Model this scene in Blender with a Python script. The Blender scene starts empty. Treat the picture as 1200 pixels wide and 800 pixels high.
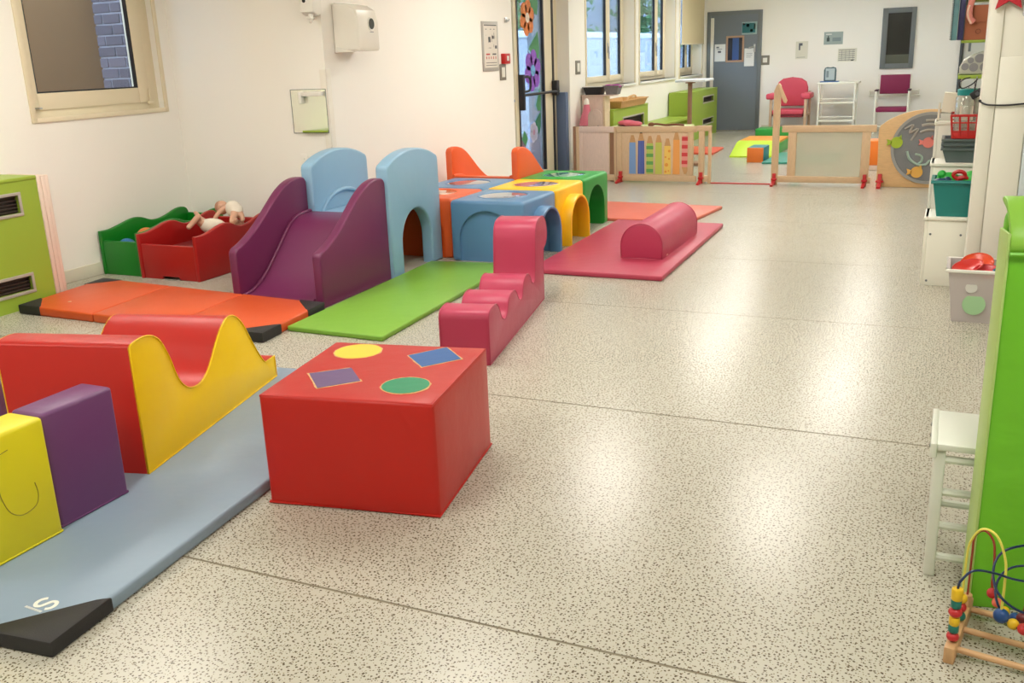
import bpy, bmesh, math, random
from mathutils import Vector, Matrix
random.seed(7)
D = bpy.data
SC = bpy.context.scene
COL = SC.collection

# ------------------------------------------------------------------ camera
cam = D.cameras.new('camera')
cam.sensor_width = 36.0
cam.lens = 1118.71 * 36.0 / 1200.0
cam.clip_end = 200
camo = D.objects.new('camera', cam)
COL.objects.link(camo)
_yaw, _pitch, _roll = 0.43309018, 0.28957277, -0.03817906
_f = Vector((-math.sin(_yaw) * math.cos(_pitch), math.cos(_yaw) * math.cos(_pitch), -math.sin(_pitch)))
_r = _f.cross(Vector((0, 0, 1))).normalized()
_u = _r.cross(_f)
_c, _s = math.cos(_roll), math.sin(_roll)
_R, _U = _r * _c + _u * _s, _u * _c - _r * _s
camo.matrix_world = Matrix(((_R.x, _U.x, -_f.x, 0), (_R.y, _U.y, -_f.y, 0), (_R.z, _U.z, -_f.z, 1.5), (0, 0, 0, 1)))
SC.camera = camo

# ------------------------------------------------------------------ world, view
world = D.worlds.new('sky')
SC.world = world
world.use_nodes = True
_bg = world.node_tree.nodes['Background']
_bg.inputs['Color'].default_value = (0.46, 0.69, 1.0, 1)
_bg.inputs['Strength'].default_value = 9.0
SC.view_settings.view_transform = 'Standard'
SC.view_settings.look = 'None'
SC.view_settings.exposure = 0.03
SC.view_settings.gamma = 1.0
SC.view_settings.use_curve_mapping = False

LAMP = 17.6            # emission strength of the ceiling light diffusers
LAMP_COLOR = (1.0, 0.965, 0.895)
LIGHTS = [(-4.6, 4.0), (-2.6, 4.6), (-0.6, 4.6), (-2.9, 8.4), (-1.25, 8.2), (-2.9, 13.0), (-1.05, 11.5),
          (-3.1, 16.2), (-1.1, 15.6), (-4.4, 0.6), (-2.2, 0.8), (0.6, 1.2)]

# ------------------------------------------------------------------ materials
def lin(c):
    out = []
    for v in c[:3]:
        v = v / 255.0
        out.append(v / 12.92 if v <= 0.04045 else ((v + 0.055) / 1.055) ** 2.4)
    return (*out, 1.0)

MATS = {}
def mat(name, rgb, rough=0.5, var=0.05, vscale=4.0, bump=0.0, bscale=6.0, fine=0.0, fscale=300.0, metal=0.0, coat=0.0, spec=0.5, stretch=(1, 1, 1)):
    if name in MATS: return MATS[name]
    m = D.materials.new(name); m.use_nodes = True
    nt = m.node_tree; N = nt.nodes; L = nt.links
    b = N['Principled BSDF']
    b.inputs['Roughness'].default_value = rough
    b.inputs['Metallic'].default_value = metal
    b.inputs['Coat Weight'].default_value = coat
    b.inputs['Specular IOR Level'].default_value = spec
    tc = N.new('ShaderNodeTexCoord')
    mp = N.new('ShaderNodeMapping'); mp.inputs['Scale'].default_value = stretch
    L.new(tc.outputs['Object'], mp.inputs['Vector'])
    no = N.new('ShaderNodeTexNoise'); no.inputs['Scale'].default_value = vscale; no.inputs['Detail'].default_value = 4
    L.new(mp.outputs['Vector'], no.inputs['Vector'])
    mx = N.new('ShaderNodeMix'); mx.data_type = 'RGBA'
    c = lin(rgb)
    mx.inputs[6].default_value = tuple(v * (1 - var) for v in c[:3]) + (1,)
    mx.inputs[7].default_value = tuple(min(1, v * (1 + var)) for v in c[:3]) + (1,)
    L.new(no.outputs['Fac'], mx.inputs[0])
    L.new(mx.outputs[2], b.inputs['Base Color'])
    last = None
    if bump > 0:
        n2 = N.new('ShaderNodeTexNoise'); n2.inputs['Scale'].default_value = bscale; n2.inputs['Detail'].default_value = 3
        L.new(mp.outputs['Vector'], n2.inputs['Vector'])
        bp = N.new('ShaderNodeBump'); bp.inputs['Strength'].default_value = bump; bp.inputs['Distance'].default_value = 0.02
        L.new(n2.outputs['Fac'], bp.inputs['Height']); last = bp
    if fine > 0:
        n3 = N.new('ShaderNodeTexNoise'); n3.inputs['Scale'].default_value = fscale
        L.new(tc.outputs['Object'], n3.inputs['Vector'])
        b3 = N.new('ShaderNodeBump'); b3.inputs['Strength'].default_value = fine; b3.inputs['Distance'].default_value = 0.001
        L.new(n3.outputs['Fac'], b3.inputs['Height'])
        if last: L.new(last.outputs['Normal'], b3.inputs['Normal'])
        last = b3
    if last: L.new(last.outputs['Normal'], b.inputs['Normal'])
    MATS[name] = m
    return m

def vinyl(name, rgb, rough=0.40): return mat('vinyl_' + name, rgb, rough, 0.04, 3.0, 0.25, 5.0, 0.2, 500.0, spec=0.4)
def plastic(name, rgb, rough=0.38): return mat('plastic_' + name, rgb, rough, 0.03, 5.0, 0.04, 14.0, 0.0)
def wood(name, rgb, stretch=(1, 1, 8)): return mat('wood_' + name, rgb, 0.5, 0.16, 18.0, 0.05, 30.0, stretch=stretch)
def paint(name, rgb, rough=0.55): return mat('paint_' + name, rgb, rough, 0.02, 1.5, 0.0)
def metalm(name, rgb, rough=0.3): return mat('metal_' + name, rgb, rough, 0.02, 5, metal=0.9)

def emis(name, rgb, k):
    m = D.materials.new(name); m.use_nodes = True
    b = m.node_tree.nodes['Principled BSDF']
    b.inputs['Base Color'].default_value = (0.9, 0.9, 0.9, 1)
    b.inputs['Emission Color'].default_value = (*rgb, 1)
    b.inputs['Emission Strength'].default_value = k
    return m

def glass(name, tint=(1, 1, 1), rough=0.02, refl=0.06, haze=0.0, hazecol=(0.8, 0.8, 0.8)):
    m = D.materials.new(name); m.use_nodes = True
    nt = m.node_tree; N = nt.nodes; L = nt.links
    N.remove(N['Principled BSDF']); out = N['Material Output']
    t = N.new('ShaderNodeBsdfTransparent'); t.inputs['Color'].default_value = (*tint, 1)
    g = N.new('ShaderNodeBsdfGlossy'); g.inputs['Roughness'].default_value = rough
    lw = N.new('ShaderNodeLayerWeight'); lw.inputs['Blend'].default_value = 0.12
    mr = N.new('ShaderNodeMath'); mr.operation = 'MULTIPLY_ADD'; mr.inputs[1].default_value = 0.7; mr.inputs[2].default_value = refl
    L.new(lw.outputs['Fresnel'], mr.inputs[0])
    mx = N.new('ShaderNodeMixShader')
    L.new(mr.outputs[0], mx.inputs[0]); L.new(t.outputs[0], mx.inputs[1]); L.new(g.outputs[0], mx.inputs[2])
    last = mx
    if haze > 0:
        d = N.new('ShaderNodeBsdfDiffuse'); d.inputs['Color'].default_value = (*hazecol, 1)
        m2 = N.new('ShaderNodeMixShader'); m2.inputs[0].default_value = haze
        L.new(mx.outputs[0], m2.inputs[1]); L.new(d.outputs[0], m2.inputs[2]); last = m2
    L.new(last.outputs[0], out.inputs['Surface'])
    return m

def floor_material():
    m = D.materials.new('speckled_vinyl_flooring'); m.use_nodes = True
    nt = m.node_tree; N = nt.nodes; L = nt.links
    b = N['Principled BSDF']
    geo = N.new('ShaderNodeNewGeometry')
    # slight warp so that the chips are not round
    wn = N.new('ShaderNodeTexNoise'); wn.inputs['Scale'].default_value = 160; wn.inputs['Detail'].default_value = 1
    L.new(geo.outputs['Position'], wn.inputs['Vector'])
    ws = N.new('ShaderNodeVectorMath'); ws.operation = 'SCALE'; ws.inputs['Scale'].default_value = 0.0055
    L.new(wn.outputs['Color'], ws.inputs[0])
    wa = N.new('ShaderNodeVectorMath'); wa.operation = 'ADD'
    L.new(geo.outputs['Position'], wa.inputs[0]); L.new(ws.outputs[0], wa.inputs[1])
    masks = []
    for scale, size, keep in ((74.0, 0.20, 0.16), (118.0, 0.20, 0.55)):
        v = N.new('ShaderNodeTexVoronoi'); v.voronoi_dimensions = '2D'; v.inputs['Scale'].default_value = scale
        L.new(wa.outputs[0], v.inputs['Vector'])
        sp = N.new('ShaderNodeSeparateColor'); L.new(v.outputs['Color'], sp.inputs[0])
        # radius depends on the cell's random value, a share of cells is empty
        k = N.new('ShaderNodeMapRange'); k.inputs['From Min'].default_value = keep; k.inputs['From Max'].default_value = 1.0
        k.inputs['To Min'].default_value = size * 0.8; k.inputs['To Max'].default_value = size * 1.25; k.clamp = False
        L.new(sp.outputs[0], k.inputs['Value'])
        lt = N.new('ShaderNodeMath'); lt.operation = 'LESS_THAN'
        L.new(v.outputs['Distance'], lt.inputs[0]); L.new(k.outputs[0], lt.inputs[1])
        gt = N.new('ShaderNodeMath'); gt.operation = 'GREATER_THAN'; gt.inputs[1].default_value = keep
        L.new(sp.outputs[0], gt.inputs[0])
        mu = N.new('ShaderNodeMath'); mu.operation = 'MULTIPLY'
        L.new(lt.outputs[0], mu.inputs[0]); L.new(gt.outputs[0], mu.inputs[1])
        masks.append(mu)
    base = N.new('ShaderNodeTexNoise'); base.inputs['Scale'].default_value = 1.3; base.inputs['Detail'].default_value = 5
    L.new(geo.outputs['Position'], base.inputs['Vector'])
    cr = N.new('ShaderNodeMix'); cr.data_type = 'RGBA'
    cr.inputs[6].default_value = lin((184, 180, 164)); cr.inputs[7].default_value = lin((191, 187, 172))
    L.new(base.outputs['Fac'], cr.inputs[0])
    c1 = N.new('ShaderNodeMix'); c1.data_type = 'RGBA'; c1.inputs[7].default_value = lin((86, 74, 55))
    L.new(masks[0].outputs[0], c1.inputs[0]); L.new(cr.outputs[2], c1.inputs[6])
    c2 = N.new('ShaderNodeMix'); c2.data_type = 'RGBA'; c2.inputs[7].default_value = lin((120, 106, 82))
    L.new(masks[1].outputs[0], c2.inputs[0]); L.new(c1.outputs[2], c2.inputs[6])
    L.new(c2.outputs[2], b.inputs['Base Color'])
    rn = N.new('ShaderNodeMapRange'); rn.inputs['To Min'].default_value = 0.225; rn.inputs['To Max'].default_value = 0.27
    L.new(base.outputs['Fac'], rn.inputs['Value']); L.new(rn.outputs[0], b.inputs['Roughness'])
    b.inputs['Specular IOR Level'].default_value = 0.36
    return m

# ------------------------------------------------------------------ mesh helpers
def nb(): return bmesh.new()

def _bevel(bm, edges, w, seg=2):
    edges = [e for e in edges if e.is_valid]
    if w > 0 and edges:
        bmesh.ops.bevel(bm, geom=edges, offset=w, offset_type='OFFSET', segments=seg, profile=0.5, affect='EDGES', clamp_overlap=True)

def bx(bm, x0, x1, y0, y1, z0, z1, bev=0.0, seg=2):
    t = bmesh.new()
    vs = [t.verts.new((x, y, z)) for z in (z0, z1) for y in (y0, y1) for x in (x0, x1)]
    for q in ((0, 2, 3, 1), (4, 5, 7, 6), (0, 1, 5, 4), (2, 6, 7, 3), (0, 4, 6, 2), (1, 3, 7, 5)): t.faces.new([vs[i] for i in q])
    _bevel(t, list(t.edges), bev, seg)
    join(bm, t)
    return bm

def join(bm, t, M=None):
    if M is not None: t.transform(M)
    me = D.meshes.new('tmp'); t.to_mesh(me); t.free(); bm.from_mesh(me); D.meshes.remove(me)

AX = {'x': lambda u, v, w: (w, u, v), 'y': lambda u, v, w: (u, w, v), 'z': lambda u, v, w: (u, v, w)}
def prism(bm, pts, axis, a, b, bev=0.0, seg=2, caps=True):
    """polygon pts (u, v) extruded from a to b: x -> (y,z), y -> (x,z), z -> (x,y)"""
    t = bmesh.new(); f = AX[axis]
    A = [t.verts.new(f(u, v, a)) for u, v in pts]
    B = [t.verts.new(f(u, v, b)) for u, v in pts]
    n = len(pts)
    ce = []
    if caps:
        fa = t.faces.new(A); fb = t.faces.new(B[::-1]); ce = list(fa.edges) + list(fb.edges)
    for i in range(n):
        j = (i + 1) % n
        t.faces.new((A[i], B[i], B[j], A[j]))
    bmesh.ops.recalc_face_normals(t, faces=list(t.faces))
    _bevel(t, ce, bev, seg)
    bmesh.ops.triangulate(t, faces=[q for q in t.faces if len(q.verts) > 4])
    join(bm, t)
    return bm

def tube(bm, pts, r, n=8, closed=False):
    P = [Vector(p) for p in pts]
    m = len(P); rings = []
    up = Vector((0, 0, 1)); prev = None
    for i in range(m):
        if closed: d = P[(i + 1) % m] - P[i - 1]
        else: d = P[min(i + 1, m - 1)] - P[max(i - 1, 0)]
        d.normalize()
        if prev is None:
            a = d.cross(up)
            if a.length < 1e-3: a = d.cross(Vector((1, 0, 0)))
        else: a = prev - d * prev.dot(d)
        a.normalize(); prev = a
        b = d.cross(a)
        rr = r[i] if isinstance(r, (list, tuple)) else r
        rings.append([bm.verts.new(P[i] + (a * math.cos(2 * math.pi * k / n) + b * math.sin(2 * math.pi * k / n)) * rr) for k in range(n)])
    for i in range(m if closed else m - 1):
        A, B = rings[i], rings[(i + 1) % m]
        for k in range(n): bm.faces.new((A[k], A[(k + 1) % n], B[(k + 1) % n], B[k]))
    if not closed:
        bm.faces.new(rings[0][::-1]); bm.faces.new(rings[-1])
    return bm

def ball(bm, c, r, sc=(1, 1, 1), u=20, v=12, rot=None):
    t = bmesh.new(); bmesh.ops.create_uvsphere(t, u_segments=u, v_segments=v, radius=r)
    M = Matrix.Translation(c)
    if rot is not None: M = M @ rot
    join(bm, t, M @ Matrix.Diagonal((*sc, 1)))
    return bm

def lathe(bm, prof, c=(0, 0, 0), n=24, axis='z'):
    """prof (radius, height) turned about an axis"""
    rings = []
    for r, h in prof:
        if r < 1e-5:
            rings.append([bm.verts.new(_lp(0, h, 0, c, axis))])
        else:
            rings.append([bm.verts.new(_lp(r, h, 2 * math.pi * k / n, c, axis)) for k in range(n)])
    for A, B in zip(rings, rings[1:]):
        for k in range(n):
            j = (k + 1) % n
            if len(A) == 1 and len(B) == 1: continue
            if len(A) == 1: bm.faces.new((A[0], B[j], B[k]))
            elif len(B) == 1: bm.faces.new((A[k], A[j], B[0]))
            else: bm.faces.new((A[k], A[j], B[j], B[k]))
    bmesh.ops.recalc_face_normals(bm, faces=list(bm.faces))
    return bm
def _lp(r, h, a, c, axis):
    x, y = r * math.cos(a), r * math.sin(a)
    p = {'z': (x, y, h), 'x': (h, x, y), 'y': (x, h, y)}[axis]
    return (p[0] + c[0], p[1] + c[1], p[2] + c[2])

def tapered(bm, c, lo, hi, z0, z1, bev=0.01, seg=2):
    """box whose footprint grows from lo (half sizes) to hi"""
    t = bmesh.new()
    vs = [t.verts.new((c[0] + sx * h[0], c[1] + sy * h[1], z)) for z, h in ((z0, lo), (z1, hi)) for sy in (-1, 1) for sx in (-1, 1)]
    for q in ((0, 2, 3, 1), (4, 5, 7, 6), (0, 1, 5, 4), (2, 6, 7, 3), (0, 4, 6, 2), (1, 3, 7, 5)): t.faces.new([vs[i] for i in q])
    _bevel(t, list(t.edges), bev, seg); join(bm, t); return bm

def open_bin(bm, c, lo, hi, z0, z1, t_=0.006, rim=0.012):
    """open topped tapered bin with a rim"""
    def ring(h, z): return [bm.verts.new((c[0] + sx * h[0], c[1] + sy * h[1], z)) for sx, sy in ((-1, -1), (1, -1), (1, 1), (-1, 1))]
    o0, o1 = ring(lo, z0), ring(hi, z1)
    r1 = ring((hi[0] + rim, hi[1] + rim), z1); r2 = ring((hi[0] + rim, hi[1] + rim), z1 + rim); r3 = ring((hi[0] - t_, hi[1] - t_), z1 + rim)
    i0 = ring((lo[0] - t_, lo[1] - t_), z0 + t_)
    for A, B in ((o0, o1), (o1, r1), (r1, r2), (r2, r3), (r3, i0)):
        for k in range(4): bm.faces.new((A[k], A[(k + 1) % 4], B[(k + 1) % 4], B[k]))
    bm.faces.new(o0[::-1]); bm.faces.new(i0)
    bmesh.ops.recalc_face_normals(bm, faces=list(bm.faces))
    return bm

def arc(cx, cy, r, a0, a1, n, ry=None):
    ry = r if ry is None else ry
    return [(cx + r * math.cos(math.radians(a0 + (a1 - a0) * i / n)), cy + ry * math.sin(math.radians(a0 + (a1 - a0) * i / n))) for i in range(n + 1)]

def smooth_line(pts, k=4):
    """Catmull-Rom through 2-D or 3-D points"""
    P = [Vector(p) for p in pts]; out = []
    for i in range(len(P) - 1):
        a, b, c, d = P[max(i - 1, 0)], P[i], P[i + 1], P[min(i + 2, len(P) - 1)]
        for j in range(k):
            t = j / k
            out.append(0.5 * ((2 * b) + (c - a) * t + (2 * a - 5 * b + 4 * c - d) * t * t + (3 * b - a - 3 * c + d) * t ** 3))
    out.append(P[-1])
    return [tuple(p) for p in out]

def ob(name, bm, m, parent=None, local=False, smooth=38, label=None):
    """link a bmesh as one mesh object; vertices in world space unless local"""
    me = D.meshes.new(name)
    if parent is not None and not local: bm.transform(parent.matrix_basis.inverted())
    bm.to_mesh(me); bm.free()
    me.materials.append(m)
    if smooth:
        for p in me.polygons: p.use_smooth = True
        me.set_sharp_from_angle(angle=math.radians(smooth))
    o = D.objects.new(name, me); COL.objects.link(o)
    if parent is not None: o.parent = parent
    if label: o['label'] = label
    return o

def sub(name, bm, m, part, root, label=None):
    """a sub-part: vertices in the root thing's frame are already world -> root local"""
    o = ob(name, bm, m, None, True, 38, label)
    o.data.transform(root.matrix_basis.inverted())
    o.parent = part
    return o

def thing(name, label, cat, loc=(0, 0, 0), rz=0.0, group=None):
    o = D.objects.new(name, None); COL.objects.link(o)
    o.empty_display_size = 0.1
    o.matrix_basis = Matrix.Translation(loc) @ Matrix.Rotation(rz, 4, 'Z')
    o['label'] = label; o['category'] = cat
    if group: o['group'] = group
    return o

def tag(o, label, cat, group=None):
    o['label'] = label; o['category'] = cat
    if group: o['group'] = group
    return o

def struct(name, bm, m, parent=None, **k):
    o = ob(name, bm, m, parent, **k)
    if parent is None: o['kind'] = 'structure'
    return o

def sroot(name):
    o = D.objects.new(name, None); COL.objects.link(o); o['kind'] = 'structure'; o.empty_display_size = 0.1
    return o

def copy_part(p, parent, loc=None):
    c = p.copy(); COL.objects.link(c); c.parent = parent
    if loc is not None: c.location = loc
    return c

def csg(bm_a, cutters):
    """bm_a minus the cutters, through an evaluated boolean; the helpers are removed"""
    a = ob('carve', bm_a, MATS['paint_wall'], None, True, 0)
    cs = []
    for cb in cutters:
        c = ob('cut', cb, MATS['paint_wall'], None, True, 0); cs.append(c)
        md = a.modifiers.new('b', 'BOOLEAN'); md.operation = 'DIFFERENCE'; md.object = c; md.solver = 'EXACT'
    bpy.context.view_layer.update()
    me = D.meshes.new_from_object(a.evaluated_get(bpy.context.evaluated_depsgraph_get()))
    out = bmesh.new(); out.from_mesh(me)
    for o in [a] + cs:
        d = o.data; D.objects.remove(o); D.meshes.remove(d)
    D.meshes.remove(me)
    return out

def skin(name, pts, edges, m, parent, level=2):
    me = D.meshes.new(name)
    me.from_pydata([p[:3] for p in pts], edges, [])
    me.transform(parent.matrix_basis.inverted())
    me.materials.append(m)
    o = D.objects.new(name, me); COL.objects.link(o); o.parent = parent
    md = o.modifiers.new('skin', 'SKIN')
    for i, v in enumerate(me.skin_vertices[0].data if me.skin_vertices else []): pass
    if not me.skin_vertices:
        me.attributes  # the modifier adds the layer
    bmv = bmesh.new(); bmv.from_mesh(me)
    sl = bmv.verts.layers.skin.verify(); bmv.verts.ensure_lookup_table()
    for i, p in enumerate(pts):
        bmv.verts[i][sl].radius = (p[3], p[3]); bmv.verts[i][sl].use_root = (i == 0)
    bmv.to_mesh(me); bmv.free()
    md.use_smooth_shade = True
    sb = o.modifiers.new('sub', 'SUBSURF'); sb.levels = level; sb.render_levels = level
    return o

# ------------------------------------------------------------------ palette
WALL = mat('paint_wall', (248, 245, 236), 0.55, 0.015, 1.2, 0.0, fine=0.1, fscale=120)
CREAM = paint('cream_frame', (230, 218, 188), 0.4)
GREYF = paint('grey_frame', (112, 118, 120), 0.45)
GREYD = paint('grey_door', (112, 120, 128), 0.5)
WHITEP = plastic('white', (236, 234, 224), 0.35)
WHITEW = paint('white_furniture', (234, 232, 218), 0.45)
BLACKP = plastic('black', (28, 28, 32), 0.45)
RED_V = vinyl('red', (188, 32, 22)); YEL_V = vinyl('yellow', (255, 210, 0)); PUR_V = vinyl('purple', (110, 64, 112))
LEMON_V = vinyl('lemon', (226, 214, 30)); SKY_V = vinyl('sky_blue', (138, 157, 174)); ORA_V = vinyl('orange', (208, 84, 38))
GRN_V = vinyl('apple_green', (122, 172, 60)); PNK_V = vinyl('raspberry', (182, 60, 90)); ROSE_V = vinyl('rose', (180, 62, 86))
BLK_V = mat('vinyl_black_grip', (34, 33, 34), 0.6, 0.1, 40, 0.0, fine=0.8, fscale=400)
PUR_P = plastic('plum', (108, 38, 80)); LBL_P = plastic('pale_blue', (140, 180, 208)); BLU_P = plastic('blue', (94, 138, 178))
YEL_P = plastic('yellow', (250, 196, 24)); GRN_P = plastic('green', (34, 146, 52)); ORA_P = plastic('orange', (228, 92, 34))
RED_P = plastic('red', (190, 30, 28)); BED_R = plastic('bed_red', (164, 22, 20), 0.34); BED_G = plastic('bed_green', (8, 122, 26), 0.34)
LIME = paint('lime_green', (150, 176, 58), 0.45)
BEECH = wood('beech', (206, 176, 140), (6, 6, 1)); BEECH_H = wood('beech_across', (206, 176, 140), (1, 6, 6))
PALEW = wood('pale', (216, 192, 178), (8, 8, 1)); DARKW = wood('walnut', (150, 112, 84), (6, 6, 1))
STEEL = metalm('steel', (190, 190, 190)); GRILLE = mat('grille_dark', (66, 54, 48), 0.6, 0.1, 30)
PANE = glass('window_glass', (0.93, 0.96, 1.0), 0.01, 0.03)
FLOORM = floor_material()

# ================================================================== SETTING
XA, YB, XC, YK = -5.94, 6.36, -4.43, 18.7       # near left wall, return wall, window wall, far wall
ZC = 2.72
fl = struct('floor', bx(nb(), -6.2, 2.6, -2.7, 19.0, -0.12, -0.001), paint('weld_grey', (122, 112, 90), 0.6))
xs = [-6.2, -4.65, -3.0 - 0.0, 2.6]
ys = [-2.7, -1.37, 0.34, 2.05, 3.755, 5.455, 7.02, 8.7, 10.4, 12.1, 13.8, 15.5, 17.2, 19.0]
g_ = 0.0048
for j in range(len(ys) - 1):
    cols = [(-6.2, -4.65), (-4.65, 2.6)] if ys[j] < 8.5 else [(-4.8, -3.5), (-3.5, 2.6)]
    for a, b in cols:
        ob('vinyl_sheet', bx(nb(), a + g_, b - g_, ys[j] + g_, ys[j + 1] - g_, -0.0008, 0.0), FLOORM, fl, smooth=0)

def wall_with_holes(name, axis, pos, thick, u0, u1, z1, holes):
    """wall plane at pos on axis x or y, running u0..u1; holes (ua, ub, za, zb) left open"""
    bm = nb()
    def blk(a, b, c, d):
        if b - a < 1e-4 or d - c < 1e-4: return
        if axis == 'x': bx(bm, min(pos, pos + thick), max(pos, pos + thick), a, b, c, d)
        else: bx(bm, a, b, min(pos, pos + thick), max(pos, pos + thick), c, d)
    u = u0
    for ua, ub, za, zb in sorted(holes):
        blk(u, ua, 0, z1); blk(ua, ub, 0, za); blk(ua, ub, zb, z1); u = ub
    blk(u, u1, 0, z1)
    return struct(name, bm, WALL, smooth=0)

wall_with_holes('wall_left', 'x', XA, -0.22, -2.7, YB, ZC, [(4.93, 6.22, 1.20, 2.45)])
wall_with_holes('wall_return', 'y', YB, 0.2, XA - 0.22, XC, ZC, [])
wall_with_holes('wall_window_side', 'x', XC, -0.22, YB + 0.2, YK, ZC, [(9.88, 11.60, 0.0, 2.66), (12.22, 14.32, 1.06, 2.66), (14.58, 16.62, 1.06, 2.66), (16.95, 18.55, 1.06, 2.66)])
wall_with_holes('wall_back', 'y', YK, 0.2, XC - 0.22, 2.6, ZC, [])
wall_with_holes('wall_right', 'x', 0.42, 0.2, 6.3, YK, ZC, [])
wall_with_holes('wall_partition', 'y', 6.3, 0.2, 0.62, 2.6, ZC, [])
wall_with_holes('wall_right_near', 'x', 2.4, 0.2, -2.7, 6.3, ZC, [])
wall_with_holes('wall_front', 'y', -2.7, 0.2, -6.1, 2.6, ZC, [])
struct('ceiling', bx(nb(), -6.2, 2.6, -2.7, 19.0, ZC, ZC + 0.15), paint('ceiling_white', (238, 236, 228), 0.7), smooth=0)

# baseboards
bb = paint('baseboard_cream', (222, 216, 196), 0.45)
struct('baseboard_left', bx(nb(), XA, XA + 0.014, 4.66, YB, 0, 0.095, 0.003), bb)
struct('baseboard_return', bx(nb(), XA + 0.014, XC, YB - 0.014, YB, 0, 0.095, 0.003), bb)
bm = nb(); bx(bm, XC, XC + 0.014, YB, 9.86, 0, 0.095, 0.003); bx(bm, XC, XC + 0.014, 11.62, YK, 0, 0.095, 0.003)
struct('baseboard_window_side', bm, bb)
bm = nb(); bx(bm, -3.30, 0.42, YK - 0.014, YK, 0, 0.095, 0.003)
struct('baseboard_back', bm, bb)
# clear plastic guard on the outer corner
bm = nb(); bx(bm, XC - 0.055, XC + 0.004, YB - 0.004, YB, 0.12, 1.46, 0.0015); bx(bm, XC, XC + 0.004, YB - 0.004, YB + 0.06, 0.12, 1.46, 0.0015)
struct('trim_1', bm, plastic('corner_guard', (240, 235, 222), 0.3))
# dark pipe in the far right corner
struct('trim_2', tube(nb(), [(0.02, YK - 0.05, 0.0), (0.02, YK - 0.05, ZC)], 0.03, 10), paint('pipe_grey', (74, 78, 80)))

# ---------------------------------------------------------------- ceiling lights
lampm = emis('light_diffuser', LAMP_COLOR, LAMP)
places = ['over the radiator cover', 'over the red wave block', 'over the near open floor', 'over the tunnel cubes', 'over the open floor past the rose mat',
          'just past the pencil fence', 'just past the plain gate panel', 'by the far windows', 'by the far chairs', 'behind the viewer along the window wall',
          'behind the viewer in the middle of the room', 'behind the viewer by the bead maze']
for (x, y), pl in zip(LIGHTS, places):
    t = thing('ceiling_light', 'long white ceiling light panel ' + pl, 'light', (x, y, ZC), 0, 'ceiling light panels')
    bm = nb()
    for a, b, c, d in ((-.32, .32, -.61, -.58), (-.32, .32, .58, .61), (-.32, -.29, -.58, .58), (.29, .32, -.58, .58)): bx(bm, a, b, c, d, -0.03, 0)
    ob('frame', bm, WHITEP, t, True)
    ob('diffuser', bx(nb(), -.29, .29, -.58, .58, -0.022, -0.004), lampm, t, True)

# ---------------------------------------------------------------- window 1 (near left)
w1 = sroot('window_1')
bm = nb()
for a, b, c, d in ((4.905, 4.945, 1.17, 2.48), (6.205, 6.24, 1.17, 2.48), (4.945, 6.205, 1.17, 1.205), (4.945, 6.205, 2.445, 2.48)): bx(bm, XA - 0.005, XA + 0.012, a, b, c, d, 0.004)
ob('casing', bm, CREAM, w1)
bm = nb()
for a, b, c, d in ((4.93, 5.00, 1.20, 2.45), (6.11, 6.22, 1.20, 2.45), (5.00, 6.11, 1.20, 1.27), (5.00, 6.11, 2.38, 2.45)): bx(bm, XA - 0.14, XA - 0.07, a, b, c, d, 0.004)
ob('outer_frame', bm, CREAM, w1)
bm = nb()
for a, b, c, d in ((4.965, 5.04, 1.255, 2.40), (6.005, 6.115, 1.255, 2.40), (5.04, 6.005, 1.255, 1.372), (5.04, 6.005, 2.32, 2.40)): bx(bm, XA - 0.125, XA - 0.055, a, b, c, d, 0.006)
ob('sash', bm, CREAM, w1)
bm = nb()
for a, b, c, d in ((5.04, 5.05, 1.372, 2.32), (5.992, 6.005, 1.372, 2.32), (5.05, 5.992, 1.372, 1.382)): bx(bm, XA - 0.09, XA - 0.06, a, b, c, d)
ob('gasket', bm, BLACKP, w1)
ob('pane', bx(nb(), XA - 0.095, XA - 0.09, 5.04, 6.005, 1.372, 2.32), glass('near_window_glass', (0.9, 0.9, 0.9), 0.02, 0.03), w1)
bm = nb(); bx(bm, XA - 0.055, XA - 0.03, 6.08, 6.13, 1.24, 1.262, 0.003); tube(bm, [(XA - 0.045, 6.105, 1.255), (XA - 0.045, 6.105, 1.36)], 0.007, 8)
ob('hinge', bm, CREAM, w1)
bm = nb(); bx(bm, XA - 0.06, XA - 0.015, 5.0, 5.03, 1.262, 1.275, 0.003)
ob('stay', bm, STEEL, w1)

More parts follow.
